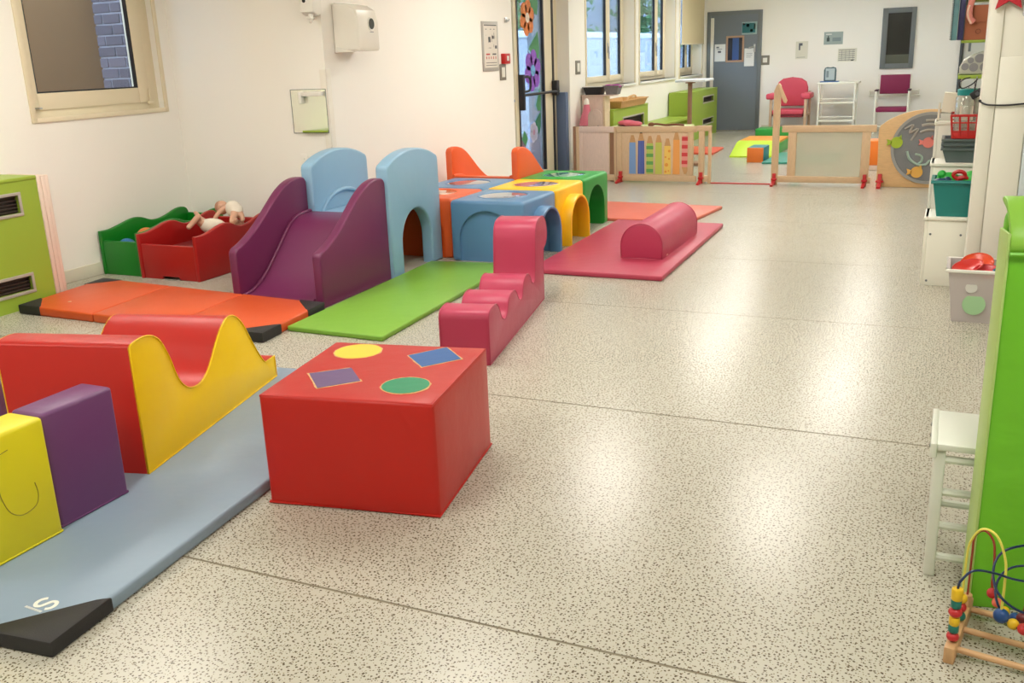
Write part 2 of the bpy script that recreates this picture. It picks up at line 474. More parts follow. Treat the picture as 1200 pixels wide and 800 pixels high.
# ---------------------------------------------------------------- windows 2-4 along the window wall
def far_window(n, y0, y1, split, seen_top=2.66):
    w = sroot('window_%d' % n)
    z0 = 1.06; X = XC - 0.17
    bm = nb()
    for a, b, c, d in ((y0 - 0.04, y0, z0 - 0.04, 2.70), (y1, y1 + 0.04, z0 - 0.04, 2.70), (y0, y1, 2.66, 2.70)): bx(bm, XC - 0.004, XC + 0.012, a, b, c, d, 0.003)
    ob('casing', bm, CREAM, w)
    ob('sill', bx(nb(), XC - 0.17, XC + 0.03, y0, y1, z0 - 0.035, z0, 0.004), paint('sill_white', (236, 236, 230), 0.35), w)
    bm = nb()
    for a, b, c, d in ((y0, y0 + 0.06, z0, 2.66), (y1 - 0.12, y1, z0, 2.66), (y0 + 0.06, y1 - 0.12, z0, z0 + 0.05), (y0 + 0.06, y1 - 0.12, 2.60, 2.66)): bx(bm, X - 0.05, X, a, b, c, d, 0.004)
    ob('outer_frame', bm, CREAM, w)
    for a, b in ((y0 + 0.06, split), (split, y1 - 0.12)):
        s = 0.085 if a < split - 0.01 else 0.07
        bm = nb(); zb, zt = z0 + 0.05, 2.60
        for p, q, c, d in ((a, a + s, zb, zt), (b - s, b, zb, zt), (a + s, b - s, zb, zb + 0.085), (a + s, b - s, zt - 0.06, zt)): bx(bm, X - 0.035, X + 0.02, p, q, c, d, 0.005)
        sa = ob('sash', bm, CREAM, w)
        bm = nb(); bx(bm, X - 0.02, X + 0.012, b - s - 0.014, b - s, zb + 0.085, zt - 0.06)
        ob('gasket', bm, BLACKP, sa)
        ob('pane', bx(nb(), X - 0.012, X - 0.006, a + s + 0.01, b - s - 0.01, zb + 0.08, zt - 0.055), PANE, sa)
        if a < split - 0.01:
            bm = nb(); bx(bm, X + 0.02, X + 0.034, b - 0.055, b - 0.03, 1.50, 1.64, 0.004); bx(bm, X + 0.034, X + 0.05, b - 0.052, b - 0.033, 1.42, 1.59, 0.004)
            ob('handle', bm, STEEL, sa)
    return w
far_window(2, 12.22, 14.32, 13.56)
far_window(3, 14.58, 16.62, 16.02)
far_window(4, 16.95, 18.55, 18.0)
# door reveal and window frame to the near side of each opening come from the wall thickness

# ---------------------------------------------------------------- glass exit door (door_2) in its recess
dr = sroot('door_2')
X = XC - 0.17
bm = nb()
bx(bm, X - 0.05, X + 0.01, 9.88, 9.94, 0, 2.66, 0.004); bx(bm, X - 0.05, X + 0.01, 10.285, 10.345, 0, 2.66, 0.004); bx(bm, X - 0.05, X + 0.01, 11.53, 11.60, 0, 2.66, 0.004)
bx(bm, X - 0.05, X + 0.01, 9.94, 11.53, 2.60, 2.66)
ob('door_frame', bm, CREAM, dr)
ob('side_pane', bx(nb(), X - 0.025, X - 0.018, 9.94, 10.285, 0.08, 2.60), PANE, dr)
bm = nb(); bx(bm, X - 0.04, X, 9.94, 10.285, 0.02, 0.08); bx(bm, X - 0.04, X, 9.94, 10.285, 1.0, 1.03)
ob('side_rail', bm, paint('blue_grey_rail', (120, 134, 158)), dr)
bm = nb()
for a, b, c, d in ((10.35, 10.40, 0.02, 2.59), (11.15, 11.52, 0.02, 2.59), (10.40, 11.15, 0.02, 0.14), (10.40, 11.15, 2.52, 2.59)): bx(bm, X - 0.035, X + 0.015, a, b, c, d, 0.004)
leaf = ob('door_leaf', bm, CREAM, dr)
bm = nb(); bx(bm, X - 0.01, X + 0.02, 10.355, 10.39, 0.02, 2.59); bx(bm, X - 0.01, X + 0.018, 11.125, 11.16, 0.14, 2.52); bx(bm, X - 0.01, X + 0.022, 11.40, 11.455, 0.02, 2.59)
ob('gasket', bm, BLACKP, leaf)
ob('pane', bx(nb(), X - 0.012, X - 0.006, 10.39, 11.15, 0.14, 2.52), PANE, leaf)
bm = nb(); tube(bm, [(X + 0.075, 10.36, 1.07), (X + 0.075, 11.46, 1.07)], 0.016, 10)
bx(bm, X + 0.015, X + 0.085, 10.35, 10.405, 0.90, 1.30, 0.012); bx(bm, X + 0.015, X + 0.09, 11.37, 11.46, 1.02, 1.20, 0.012)
tube(bm, smooth_line([(X + 0.07, 10.37, 1.27), (X + 0.10, 10.47, 1.27), (X + 0.105, 10.50, 1.21), (X + 0.10, 10.48, 1.12), (X + 0.07, 10.37, 1.11)], 4), 0.014, 8)
ob('panic_bar', bm, BLACKP, leaf)

def flower(y, z, r, colm, midm, name):
    bm = nb()
    for k in range(6):
        a = k * math.pi / 3 + 0.3
        lathe(bm, [(0.0, 0.0), (r * 0.42, 0.0), (r * 0.42, 0.004), (0.0, 0.004)], (X + 0.0, y + r * 0.62 * math.cos(a), z + r * 0.62 * math.sin(a)), 14, 'x')
    f = ob(name, bm, colm, leaf, smooth=0)
    ob('flower_centre', lathe(nb(), [(0, 0), (r * 0.28, 0), (r * 0.28, 0.007), (0, 0.007)], (X, y, z), 14, 'x'), midm, f, smooth=0)
    return f
def leafpiece(pts, colm):
    ob('leaf_sticker', prism(nb(), pts, 'x', X - 0.002, X + 0.002), colm, leaf, smooth=0)
stG, stG2 = paint('sticker_green', (70, 140, 90)), paint('sticker_deep_green', (40, 110, 80))
flower(10.70, 1.925, 0.2, paint('sticker_orange', (222, 124, 50)), paint('sticker_cream', (236, 222, 206)), 'flower_sticker')
flower(10.82, 1.335, 0.235, paint('sticker_purple', (140, 84, 196)), paint('sticker_sky', (110, 170, 220)), 'flower_sticker')
flower(10.80, 0.62, 0.12, paint('sticker_lilac', (196, 196, 220)), paint('sticker_pink', (190, 150, 180)), 'flower_sticker')
leafpiece([(10.72, 1.58), (11.0, 1.78), (11.04, 1.60), (11.02, 1.45), (10.82, 1.53)], stG)
leafpiece([(10.90, 0.92), (11.02, 1.13), (11.05, 1.02), (11.05, 0.86), (10.96, 0.86)], stG)
leafpiece([(10.62, 2.1), (10.95, 2.24), (11.04, 2.10), (11.0, 1.96), (10.86, 2.0)], stG)
leafpiece([(10.86, 0.74), (11.04, 0.86), (11.03, 0.68), (10.97, 0.58), (10.93, 0.66)], stG2)
leafpiece([(10.45, 0.56), (10.52, 0.66), (10.62, 0.56), (10.55, 0.48)], stG)
def blob(y, z, ry, rz_, colm):
    ob('pane_sticker', lathe(nb(), [(0, 0), (1, 0), (1, 0.006), (0, 0.006)], (0, 0, 0), 18, 'x'), colm, dr, True, 0).matrix_basis = Matrix.Translation((X - 0.017, y, z)) @ Matrix.Diagonal((1, ry, rz_, 1))
blob(10.22, 1.60, 0.06, 0.17, paint('sticker_blue', (30, 140, 190))); blob(10.2, 1.86, 0.08, 0.12, stG2); blob(10.2, 2.05, 0.08, 0.08, paint('sticker_pale', (160, 200, 220)))
blob(10.21, 1.30, 0.07, 0.13, paint('sticker_white', (210, 222, 232))); blob(10.2, 0.96, 0.08, 0.12, paint('sticker_rust', (170, 90, 60)))

# ---------------------------------------------------------------- outside
struct('ground_outside', bx(nb(), -30, -4.66, 3.0, 40, -0.2, -0.02), mat('outdoor_paving', (168, 164, 160), 0.8, 0.1, 3), smooth=0)
brickm = D.materials.new('brick_wall'); brickm.use_nodes = True
_nt = brickm.node_tree; _b = _nt.nodes['Principled BSDF']; _bt = _nt.nodes.new('ShaderNodeTexBrick'); _tc = _nt.nodes.new('ShaderNodeTexCoord'); _mp = _nt.nodes.new('ShaderNodeMapping')
_mp.inputs['Rotation'].default_value = (math.radians(90), 0, math.radians(90))
_nt.links.new(_tc.outputs['Object'], _mp.inputs['Vector']); _nt.links.new(_mp.outputs['Vector'], _bt.inputs['Vector']); _nt.links.new(_bt.outputs['Color'], _b.inputs['Base Color'])
_bt.inputs['Scale'].default_value = 3.0; _bt.inputs['Color1'].default_value = lin((150, 118, 104)); _bt.inputs['Color2'].default_value = lin((128, 106, 98)); _bt.inputs['Mortar'].default_value = lin((180, 178, 176)); _b.inputs['Roughness'].default_value = 0.9
gw = thing('garden_wall', 'brick garden wall with white coping seen through the glass exit door', 'wall', (-9.0, 24, 0))
ob('brickwork', bx(nb(), -9.2, -9.0, 12.5, 32, -0.02, 1.9), brickm, gw, smooth=0)
ob('coping', bx(nb(), -9.26, -8.94, 12.5, 32, 1.9, 2.05, 0.02), paint('coping_white', (220, 220, 216), 0.7), gw)
hedgem = mat('hedge_leaves', (78, 118, 60), 0.6, 0.35, 3)
hg = thing('hedge', 'leafy green hedge rising behind the white coping of the garden wall', 'hedge', (-10.2, 24, 0))
hb = nb()
for i in range(2600):
    c = Vector((-10.2 + max(-1.1, min(1.1, random.gauss(0, 0.45))), random.choice((random.uniform(18, 27), random.uniform(18, 27), random.uniform(33.2, 35.4))), 1.6 + abs(random.gauss(0.9, 0.8))))
    s = random.uniform(0.08, 0.16); a = Vector((random.gauss(0, 1), random.gauss(0, 1), random.gauss(0, 1))).normalized(); b = a.cross(Vector((random.gauss(0, 1), random.gauss(0, 1), random.gauss(0, 1)))).normalized()
    hb.faces.new([hb.verts.new(c + a * s), hb.verts.new(c + b * s * 0.5), hb.verts.new(c - a * s), hb.verts.new(c - b * s * 0.5)])
h_ = ob('foliage', hb, hedgem, hg, smooth=0); h_['kind'] = 'stuff'
bm = nb()
for y in (18, 20, 22, 24, 26, 34, 35): tube(bm, [(-10.2, y, -0.02), (-10.2 + random.gauss(0, .1), y + random.gauss(0, .2), 2.2)], 0.05, 6)
h2 = ob('stems', bm, wood('bark', (90, 72, 56)), hg); h2['kind'] = 'stuff'
# white rendered neighbour with window bands, beyond the far windows
nbld = thing('neighbour_building', 'pale rendered building with dark window bands beyond the far windows', 'building', (-14, 44, 0))
ob('walls', bx(nb(), -22, -11.5, 30, 60, -0.02, 6.0), paint('render_white', (134, 138, 142), 0.8), nbld, smooth=0)
for z in (0.9, 2.6, 4.2):
    for y in range(35, 56, 3):
        wdw = ob('window', bx(nb(), -11.52, -11.44, y, y + 1.8, z, z + 0.9, 0.02), paint('dark_window_frame', (90, 100, 116)), nbld)
        sub('pane', bx(nb(), -11.45, -11.43, y + 0.1, y + 1.7, z + 0.08, z + 0.82), mat('far_pane', (70, 84, 104), 0.1), wdw, nbld)
# white post beside the exit and the red box
ps = thing('outdoor_post', 'white square porch post standing outside the glass exit door', 'post', (-5.14, 12.37, -0.02))
ob('shaft', bx(nb(), -5.22, -5.06, 12.12, 12.62, -0.02, 2.55, 0.01), paint('post_white', (224, 226, 232), 0.6), ps)
ob('foot_plate', bx(nb(), -5.25, -5.03, 12.08, 12.66, -0.02, 0.02, 0.004), STEEL, ps)
rbx = thing('red_planter', 'red box with a white lid standing outside the glass exit door', 'planter', (-5.3, 11.2, -0.02))
ob('box', bx(nb(), -5.6, -5.05, 10.7, 11.6, -0.02, 0.5, 0.01), RED_P, rbx)
ob('lid', bx(nb(), -5.63, -5.02, 10.67, 11.63, 0.5, 0.55, 0.01), WHITEP, rbx)

# view out of window 1: brown rendered wall and a brick pier
bw = thing('courtyard_wall', 'brown rendered wall close outside the near window', 'wall', (-7.6, 7, 0))
ob('render', bx(nb(), -7.8, -7.6, 3.0, 10.5, -0.02, 4.5), mat('brown_render', (138, 98, 58), 0.9, 0.06, 2, fine=0.3, fscale=60), bw, smooth=0)
ob('plinth', bx(nb(), -7.6, -7.57, 3.0, 10.5, -0.02, 0.3), paint('plinth_grey', (120, 112, 104)), bw, smooth=0)
pier = thing('brick_pier', 'grey brick pier outside the pane of the near window', 'pier', (-6.6, 7.2, 0))
ob('core', bx(nb(), -7.415, -6.18, 7.012, 7.3, -0.02, 3.0), paint('mortar_light', (168, 162, 166), 0.9), pier, smooth=0)
bme = None
pbm = [mat('pier_brick', (112, 100, 104), 0.9, 0.1, 8), mat('pier_brick_dark', (98, 88, 92), 0.9, 0.1, 8)]
row = 0; z = 1.25
while z < 2.6:
    xk = -7.42 - (0.11 if row % 2 else 0.0)
    while xk < -6.18:
        a, b = max(xk, -7.42), min(xk + 0.205, -6.18)
        if b - a > 0.03:
            ob('brick', bx(nb(), a, b, 7.0 - random.uniform(0, 0.004), 7.05, z, z + 0.082, 0.004, 1), random.choice(pbm), pier)
        xk += 0.22
    z += 0.0975; row += 1

# ================================================================== LEFT SIDE FURNITURE
# radiator covers: three alike, each with slots and an end board
def radiator_cover(x0, x1, y0, y1, ztop, slots, label, group='lime green radiator covers', end='far'):
    t = thing('radiator_cover', label, 'radiator cover', ((x0 + x1) / 2, (y0 + y1) / 2, 0), 0, group)
    ob('top_panel', bx(nb(), x0, x1 + 0.005, y0, y1, ztop - 0.022, ztop, 0.003), LIME, t)
    body = bx(nb(), x1 - 0.02, x1, y0, y1, 0.0, ztop - 0.022)
    cuts = [bx(nb(), x1 - 0.05, x1 + 0.05, a, b, c, d) for a, b, c, d in slots]
    ob('front_panel', csg(body, cuts), LIME, t, smooth=0)
    ob('side_panel', bx(nb(), x0, x1 - 0.02, y0, y0 + 0.02, 0, ztop - 0.022), LIME, t, smooth=0)
    ob('side_panel', bx(nb(), x0, x1 - 0.02, y1 - 0.02, y1, 0, ztop - 0.022), LIME, t, smooth=0)
    for a, b, c, d in slots:
        bm = nb(); w = 0.02
        for p, q, r, s in ((a - w, b + w, c - w, c), (a - w, b + w, d, d + w), (a - w, a, c, d), (b, b + w, c, d)): bx(bm, x1 - 0.005, x1 + 0.006, p, q, r, s, 0.002)
        f = ob('slot_frame', bm, paint('slot_silver', (176, 170, 158), 0.35), t)
        bm = nb(); bx(bm, x1 - 0.05, x1 - 0.044, a - 0.01, b + 0.01, c - 0.01, d + 0.01)
        n = max(2, int((d - c) / 0.022))
        for i in range(n):
            zz = c + (i + 0.5) * (d - c) / n
            bx(bm, x1 - 0.044, x1 - 0.018, a, b, zz - 0.003, zz + 0.003)
        sub('grille', bm, GRILLE, f, t)
    return t
rc = radiator_cover(-5.925, -5.56, 1.2, 4.545, 0.86, [(3.62, 4.385, 0.632, 0.748), (3.62, 4.375, 0.118, 0.213), (2.2, 3.2, 0.632, 0.748), (2.2, 3.2, 0.118, 0.213)], 'long lime green radiator cover along the near left wall below the window')
bm = nb()
for i in range(3): bx(bm, -5.925, -5.553 + (0.004 if i == 1 else 0), 4.547 + i * 0.031, 4.576 + i * 0.031, 0.0, 0.853, 0.005)
ob('end_board', bm, paint('end_board_pink', (226, 206, 190), 0.5), rc, label='pale pinkish end board with grooves')
radiator_cover(-4.41, -4.06, 12.2, 13.78, 0.79, [(12.62, 13.56, 0.5, 0.65)], 'lime green radiator cover behind the fence carrying the wooden tray')
rc3 = radiator_cover(-4.41, -4.06, 16.2, 18.3, 0.82, [(17.2, 18.0, 0.60, 0.69), (17.2, 18.0, 0.22, 0.30)], 'lime green radiator cover under the roller blind by the grey door')
ob('end_edge', bx(nb(), -4.075, -4.05, 16.17, 16.2, 0, 0.82, 0.003), WHITEW, rc3, label='white edge strip')

# bench top lime between the two far covers
bn = thing('low_bench', 'pale lime low bench in front of the window wall behind the fence', 'bench', (-4.2, 15.2, 0))
ob('seat', bx(nb(), -4.41, -4.0, 14.1, 16.1, 0.40, 0.44, 0.005), LIME, bn)
for y in (14.1, 16.06): ob('leg', bx(nb(), -4.40, -4.05, y, y + 0.04, 0, 0.40, 0.004), LIME, bn)

# toy beds
def toy_bed(name, label, m, x0, x1, y0, y1, seed):
    t = thing(name, label, 'toy bed', ((x0 + x1) / 2, (y0 + y1) / 2, 0), 0, 'wavy plastic toy beds in the corner')
    L = y1 - y0
    top = [(0.0, 0.335), (0.10, 0.335), (0.2, 0.352), (0.35, 0.382), (0.45, 0.375), (0.55, 0.340), (0.64, 0.335), (0.74, 0.352), (0.86, 0.385), (0.95, 0.385), (0.99, 0.35), (1.0, 0.28)]
    P = [(y0 + L * u, v) for u, v in smooth_line(top, 3)]
    bot = [(y1, 0.07), (y1 - 0.03, 0.055), (y1 - 0.14, 0.05), (y1 - 0.24, 0.05), (y1 - 0.36, 0.02), (y1 - 0.48, 0.0), (y0, 0.0)]
    for xa in (x0, x1 - 0.035):
        ob('side_wall', prism(nb(), P + bot, 'x', xa, xa + 0.035, 0.010, 3), m, t)
    fr = [(x0 + 0.035, 0.26), (x1 - 0.035, 0.26), (x1 - 0.035, 0.0), (x1 - 0.2, 0.0), (x1 - 0.21, 0.022), (x0 + 0.21, 0.022), (x0 + 0.2, 0.0), (x0 + 0.035, 0.0)]
    ob('front_wall', prism(nb(), fr, 'y', y0 + 0.006, y0 + 0.038, 0.008, 3), m, t)
    ob('head_wall', bx(nb(), x0 + 0.035, x1 - 0.035, y1 - 0.04, y1 - 0.004, 0.05, 0.335, 0.010, 3), m, t)
    ob('base', bx(nb(), x0 + 0.035, x1 - 0.035, y0 + 0.038, y1 - 0.04, 0.05, 0.075), m, t)
    ob('inner_rail', bx(nb(), x1 - 0.075, x1 - 0.03, y0 + 0.25, y0 + 0.36, 0.27, 0.30, 0.006), m, t)
    return t
toy_bed('toy_bed', 'wavy green plastic toy bed against the left wall holding two balls', BED_G, -5.92, -5.515, 5.30, 6.27, 1)
toy_bed('toy_bed', 'wavy red plastic toy bed holding two baby dolls', BED_R, -5.505, -4.93, 5.27, 6.15, 2)
def ball_thing(label, c, r, m):
    o = ob('ball', ball(nb(), (0, 0, 0), r, (1, 1, 1), 28, 18), m, None, True, 60); o.location = c
    return tag(o, label, 'ball')
ball_thing('orange ball with a green patch inside the green toy bed', (-5.625, 5.50, 0.262), 0.078, plastic('ball_orange', (214, 120, 50)))
ball_thing('blue ball half hidden inside the green toy bed', (-5.78, 5.44, 0.19), 0.07, plastic('ball_blue', (50, 120, 180)))
bkm = vinyl('toy_fill', (60, 130, 70))
# filling that carries the balls and the dolls
for nm, lb, xx, yy, sx, sy, h, m in (('cushion', 'dark green folded cushion under the balls in the green toy bed', -5.715, 5.75, 0.15, 0.40, 0.085, bkm), ('cushion', 'dark red folded cushion under the dolls in the red toy bed', -5.215, 5.76, 0.225, 0.33, 0.13, vinyl('toy_fill_red', (120, 24, 28)))):
    o = ob(nm, bx(nb(), -sx, sx, -sy, sy, 0, h, 0.03, 3), m, None, True); o.location = (xx, yy, 0.076); tag(o, lb, 'cushion')

# dolls: skinned bodies with cloth bodies
DSK = mat('doll_skin', (206, 160, 132), 0.45, 0.05, 6); DCL = mat('doll_cloth', (224, 214, 196), 0.85, 0.05, 20, fine=0.5)
def doll(label, pel, chest, neck, head, hr, arms, legs):
    t = thing('baby_doll', label, 'doll', pel, 0, 'baby dolls in the red toy bed')
    pts = [(*pel, 0.042), (*chest, 0.045), (*neck, 0.022)]; ed = [(0, 1), (1, 2)]
    for A in legs:
        i0 = 0
        for p, r in A: pts.append((*p, r)); ed.append((i0, len(pts) - 1)); i0 = len(pts) - 1
    for A in arms:
        i0 = 1
        for p, r in A: pts.append((*p, r)); ed.append((i0, len(pts) - 1)); i0 = len(pts) - 1
    skin('body', pts, ed, DSK, t)
    d = (Vector(head) - Vector(neck)).normalized()
    ob('head', ball(nb(), head, hr, (1, 0.95, 1.06), 20, 14), DSK, t, smooth=80)
    bm = nb(); q = Vector(head) + d * hr * 0.18; ball(bm, q + Vector((0, 0, hr * 0.12)), hr * 0.95, (1.02, 1.0, 1.02), 18, 12)
    ob('hair', bm, mat('doll_hair', (176, 128, 100), 0.6), t, smooth=80)
    bm = nb(); f = Vector(head) + Vector((hr * 0.25, -hr * 0.9, -hr * 0.1))
    ball(bm, f, hr * 0.12); ball(bm, f + Vector((hr * 0.25, hr * 0.1, hr * 0.3)), hr * 0.07); ball(bm, f + Vector((-hr * 0.3, hr * 0.05, hr * 0.3)), hr * 0.07)
    ob('face', bm, mat('doll_face', (176, 112, 92), 0.5), t, smooth=80)
    mid = (Vector(pel) + Vector(chest)) / 2
    ax = (Vector(chest) - Vector(pel)); ln = ax.length
    rot = ax.normalized().to_track_quat('Z', 'Y').to_matrix().to_4x4()
    ob('romper', ball(nb(), mid, 1.0, (0.064, 0.062, ln * 0.5 + 0.052), 20, 14, rot), DCL, t, smooth=80, label='cream cloth body')
    return t
doll('baby doll lying face down across the other doll, bare legs over the rail', (-5.01, 5.84, 0.425), (-5.10, 5.90, 0.455), (-5.16, 5.90, 0.455), (-5.20, 5.90, 0.445), 0.052,
     [[((-5.14, 5.82, 0.44), 0.02), ((-5.16, 5.78, 0.40), 0.018), ((-5.17, 5.76, 0.37), 0.016)], [((-5.12, 5.97, 0.44), 0.02), ((-5.15, 6.01, 0.40), 0.018)]],
     [[((-4.985, 5.77, 0.40), 0.028), ((-4.965, 5.72, 0.365), 0.022), ((-4.925, 5.71, 0.37), 0.02), ((-4.905, 5.705, 0.40), 0.016)], [((-4.97, 5.84, 0.405), 0.027), ((-4.945, 5.83, 0.375), 0.02), ((-4.935, 5.80, 0.36), 0.016)]])
doll('baby doll on its back in the red toy bed with one leg stretched out', (-5.20, 5.70, 0.335), (-5.10, 5.74, 0.325), (-5.045, 5.78, 0.32), (-5.03, 5.86, 0.31), 0.05,
     [[((-5.05, 5.70, 0.31), 0.02), ((-5.03, 5.65, 0.30), 0.017)], [((-5.1, 5.83, 0.31), 0.02), ((-5.12, 5.88, 0.30), 0.017)]],
     [[((-5.24, 5.66, 0.375), 0.028), ((-5.20, 5.63, 0.425), 0.024), ((-5.24, 5.58, 0.36), 0.021), ((-5.255, 5.55, 0.335), 0.019)], [((-5.27, 5.74, 0.365), 0.028), ((-5.33, 5.78, 0.375), 0.022), ((-5.39, 5.82, 0.40), 0.018), ((-5.42, 5.83, 0.415), 0.014)]])

# ---------------------------------------------------------------- foam mats
def mat_thing(label, corners, h, m, folds=0, grips=False, z=0.0, group='foam floor mats'):
    """corners: near left, near right, far right, far left (world xy)"""
    c = [Vector((x, y)) for x, y in corners]
    ctr = sum(c, Vector((0, 0))) / 4
    t = thing('foam_mat', label, 'mat', (ctr.x, ctr.y, z), 0, group)
    n = folds + 1
    for i in range(n):
        a, b = i / n, (i + 1) / n
        e = 0.0015 if n > 1 else 0
        if (c[1] - c[0]).length > (c[3] - c[0]).length: q = [c[0].lerp(c[1], a + e), c[0].lerp(c[1], b - e), c[3].lerp(c[2], b - e), c[3].lerp(c[2], a + e)]
        else: q = [c[0].lerp(c[3], a + e), c[1].lerp(c[2], a + e), c[1].lerp(c[2], b - e), c[0].lerp(c[3], b - e)]
        P = [(p.x, p.y) for p in q]
        bm = nb(); tt = bmesh.new()
        A = [tt.verts.new((x, y, z)) for x, y in P]; B = [tt.verts.new((x, y, z + h)) for x, y in P]
        tt.faces.new(A[::-1]); tt.faces.new(B)
        for k in range(4): tt.faces.new((A[k], A[(k + 1) % 4], B[(k + 1) % 4], B[k]))
        _bevel(tt, list(tt.edges), min(0.011, h * 0.28), 3); join(bm, tt)
        ob('panel', bm, m, t)
    if grips:
        for k in range(4):
            p = c[k]; u = (c[(k + 1) % 4] - p).normalized(); v = (c[k - 1] - p).normalized(); s = 0.19 if grips is True else grips
            o_ = -(u + v) * 0.003
            tri = [p + o_, p + o_ + u * s, p + o_ + u * (s - 0.02) + v * 0.035, p + o_ + v * (s - 0.02) + u * 0.035, p + o_ + v * s]
            bm = prism(nb(), [(q.x, q.y) for q in tri], 'z', z + 0.001, z + h + 0.003, 0.006, 2)
            ob('corner_grip', bm, BLK_V, t)
    return t
# sky blue mat, orange mat, green mat, rose mats
BLUE_C = [(-3.27, 1.375), (-2.082, 1.491), (-2.30, 3.735), (-3.48, 3.63)]
mb = mat_thing('long pale blue foam mat with black corners under the wave block', BLUE_C, 0.046, SKY_V, 0, 0.235)
mo = mat_thing('orange folding foam mat with black corners at the foot of the slide', [(-5.49, 4.19), (-3.455, 4.12), (-3.53, 4.825), (-5.58, 4.985)], 0.058, ORA_V, 2, 0.2)
ob('label_dot', lathe(nb(), [(0, 0), (0.012, 0), (0.012, 0.002), (0, 0.002)], (-5.22, 4.36, 0.058), 12), paint('dot_pale', (226, 190, 160)), mo, label='small pale round mark')
mat_thing('apple green foam mat beside the purple slide', [(-3.475, 4.37), (-2.805, 4.345), (-2.895, 6.33), (-3.55, 6.26)], 0.032, GRN_V)
mat_thing('rose pink foam mat under the half round bolster', [(-2.70, 6.18), (-1.715, 6.17), (-1.765, 8.32), (-2.735, 8.33)], 0.036, ROSE_V)
mat_thing('salmon orange foam mat beyond the rose pink one', [(-3.15, 8.42), (-2.09, 8.40), (-1.99, 9.32), (-3.22, 9.42)], 0.03, vinyl('salmon', (206, 104, 84)), 0)
# white maker's mark on the blue mat: a curled letter and a strip
def ribbon(bm, pts, w, z0, z1):
    P = [Vector(p) for p in pts]; Lf, Rt = [], []
    for i in range(len(P)):
        d = (P[min(i + 1, len(P) - 1)] - P[max(i - 1, 0)]).normalized(); n = Vector((-d.y, d.x))
        Lf.append(P[i] + n * w / 2); Rt.append(P[i] - n * w / 2)
    for i in range(len(P) - 1):
        q = [Lf[i], Rt[i], Rt[i + 1], Lf[i + 1]]
        A = [bm.verts.new((v.x, v.y, z0)) for v in q]; B = [bm.verts.new((v.x, v.y, z1)) for v in q]
        bm.faces.new(B); 
        for k in range(4): bm.faces.new((A[k], A[(k + 1) % 4], B[(k + 1) % 4], B[k]))
    bmesh.ops.recalc_face_normals(bm, faces=list(bm.faces))
    return bm
def mk(u, v): return (-2.290 + v * 0.92, 1.655 - u * 0.78)
spts = smooth_line([(0.062, 0.058), (0.050, 0.070), (0.030, 0.072), (0.012, 0.062), (0.014, 0.046), (0.034, 0.038), (0.054, 0.030), (0.058, 0.014), (0.040, 0.002), (0.018, 0.004), (0.004, 0.016)], 3)
bm = ribbon(nb(), [mk(u, v) for u, v in spts], 0.0115, 0.046, 0.0472)
ob('printed_mark', bm, paint('print_white', (232, 232, 218)), mb, smooth=0, label='white printed letter S over a small white strip')
bm = nb()
for i in range(7): ribbon(bm, [(-2.302 + i * 0.010, 1.597 - i * 0.0006), (-2.294 + i * 0.010, 1.5965 - i * 0.0006)], 0.008, 0.046, 0.0472)
ob('printed_strip', bm, paint('print_white_faint', (206, 208, 202)), mb, smooth=0)

# ---------------------------------------------------------------- red wave block with yellow sides
ZT = 0.046
ang = math.atan2(-0.232, 0.973)          # heading of the block
wv = thing('wave_block', 'red foam wave block with yellow sides on the pale blue mat', 'foam block', (-2.648, 2.43, ZT), -math.atan2(-0.232, 0.973) * -1 * -1)
wv.matrix_basis = Matrix.Translation((-2.648, 2.43, ZT)) @ Matrix.Rotation(math.atan2(0.232, 0.973), 4, 'Z')
prof = smooth_line([(0.0, 0.495), (0.02, 0.508), (0.09, 0.512), (0.15, 0.498), (0.20, 0.462), (0.245, 0.385), (0.285, 0.285), (0.34, 0.228), (0.41, 0.208), (0.48, 0.218), (0.545, 0.262), (0.615, 0.335), (0.69, 0.395), (0.745, 0.412), (0.80, 0.398), (0.865, 0.345), (0.93, 0.245), (0.99, 0.160), (1.035, 0.112), (1.05, 0.106)], 3) + [(1.145, 0.106), (1.145, 0.0), (0.0, 0.0)]
W_ = 0.56
ob('cover', prism(nb(), prof, 'x', -W_ + 0.004, -0.004, 0.0), RED_V, wv, True, 50, 'red vinyl cover')
for xa, xb in ((-0.012, 0.0), (-W_, -W_ + 0.012)):
    ob('side_panel', prism(nb(), prof, 'x', xa, xb, 0.004, 2), YEL_V, wv, True, 50, 'yellow vinyl side')
tb = [(0.0, y, z) for y, z in prof]
ob('piping', tube(nb(), [(0.001, y, z) for y, z in prof[:-2]] + [(0.001, 1.147, 0.003), (0.001, -0.002, 0.003)], 0.003, 6, True), YEL_V, wv, True, 60)

# purple and yellow foam slabs standing on the mat
def slab(name, label, x0, x1, y0, y1, z0, h, m, rz=0.0):
    c = ((x0 + x1) / 2, (y0 + y1) / 2, z0)
    t = thing(name, label, 'foam block', c, rz, 'foam slabs beside the wave block')
    hx, hy = (x1 - x0) / 2, (y1 - y0) / 2
    ob('cover', bx(nb(), -hx, hx, -hy, hy, 0, h, 0.014, 3), m, t, True)
    bm = nb()
    for z in (0.006,): tube(bm, [(-hx + .004, -hy + .004, z), (hx - .004, -hy + .004, z), (hx - .004, hy - .004, z), (-hx + .004, hy - .004, z)], 0.0055, 6, True)
    ob('seam', bm, m, t, True)
    return t, hx
slab('foam_slab', 'purple foam slab standing on the pale blue mat next to the yellow slab', -2.742, -2.598, 1.985, 2.282, ZT, 0.405, PUR_V)
ys_, hx_ = slab('foam_slab', 'lemon yellow foam slab with a pen squiggle standing on the pale blue mat', -2.725, -2.575, 1.63, 1.974, ZT, 0.408, LEMON_V)
q = smooth_line([(0.02, 0.33), (-0.05, 0.30), (-0.10, 0.26)], 3)
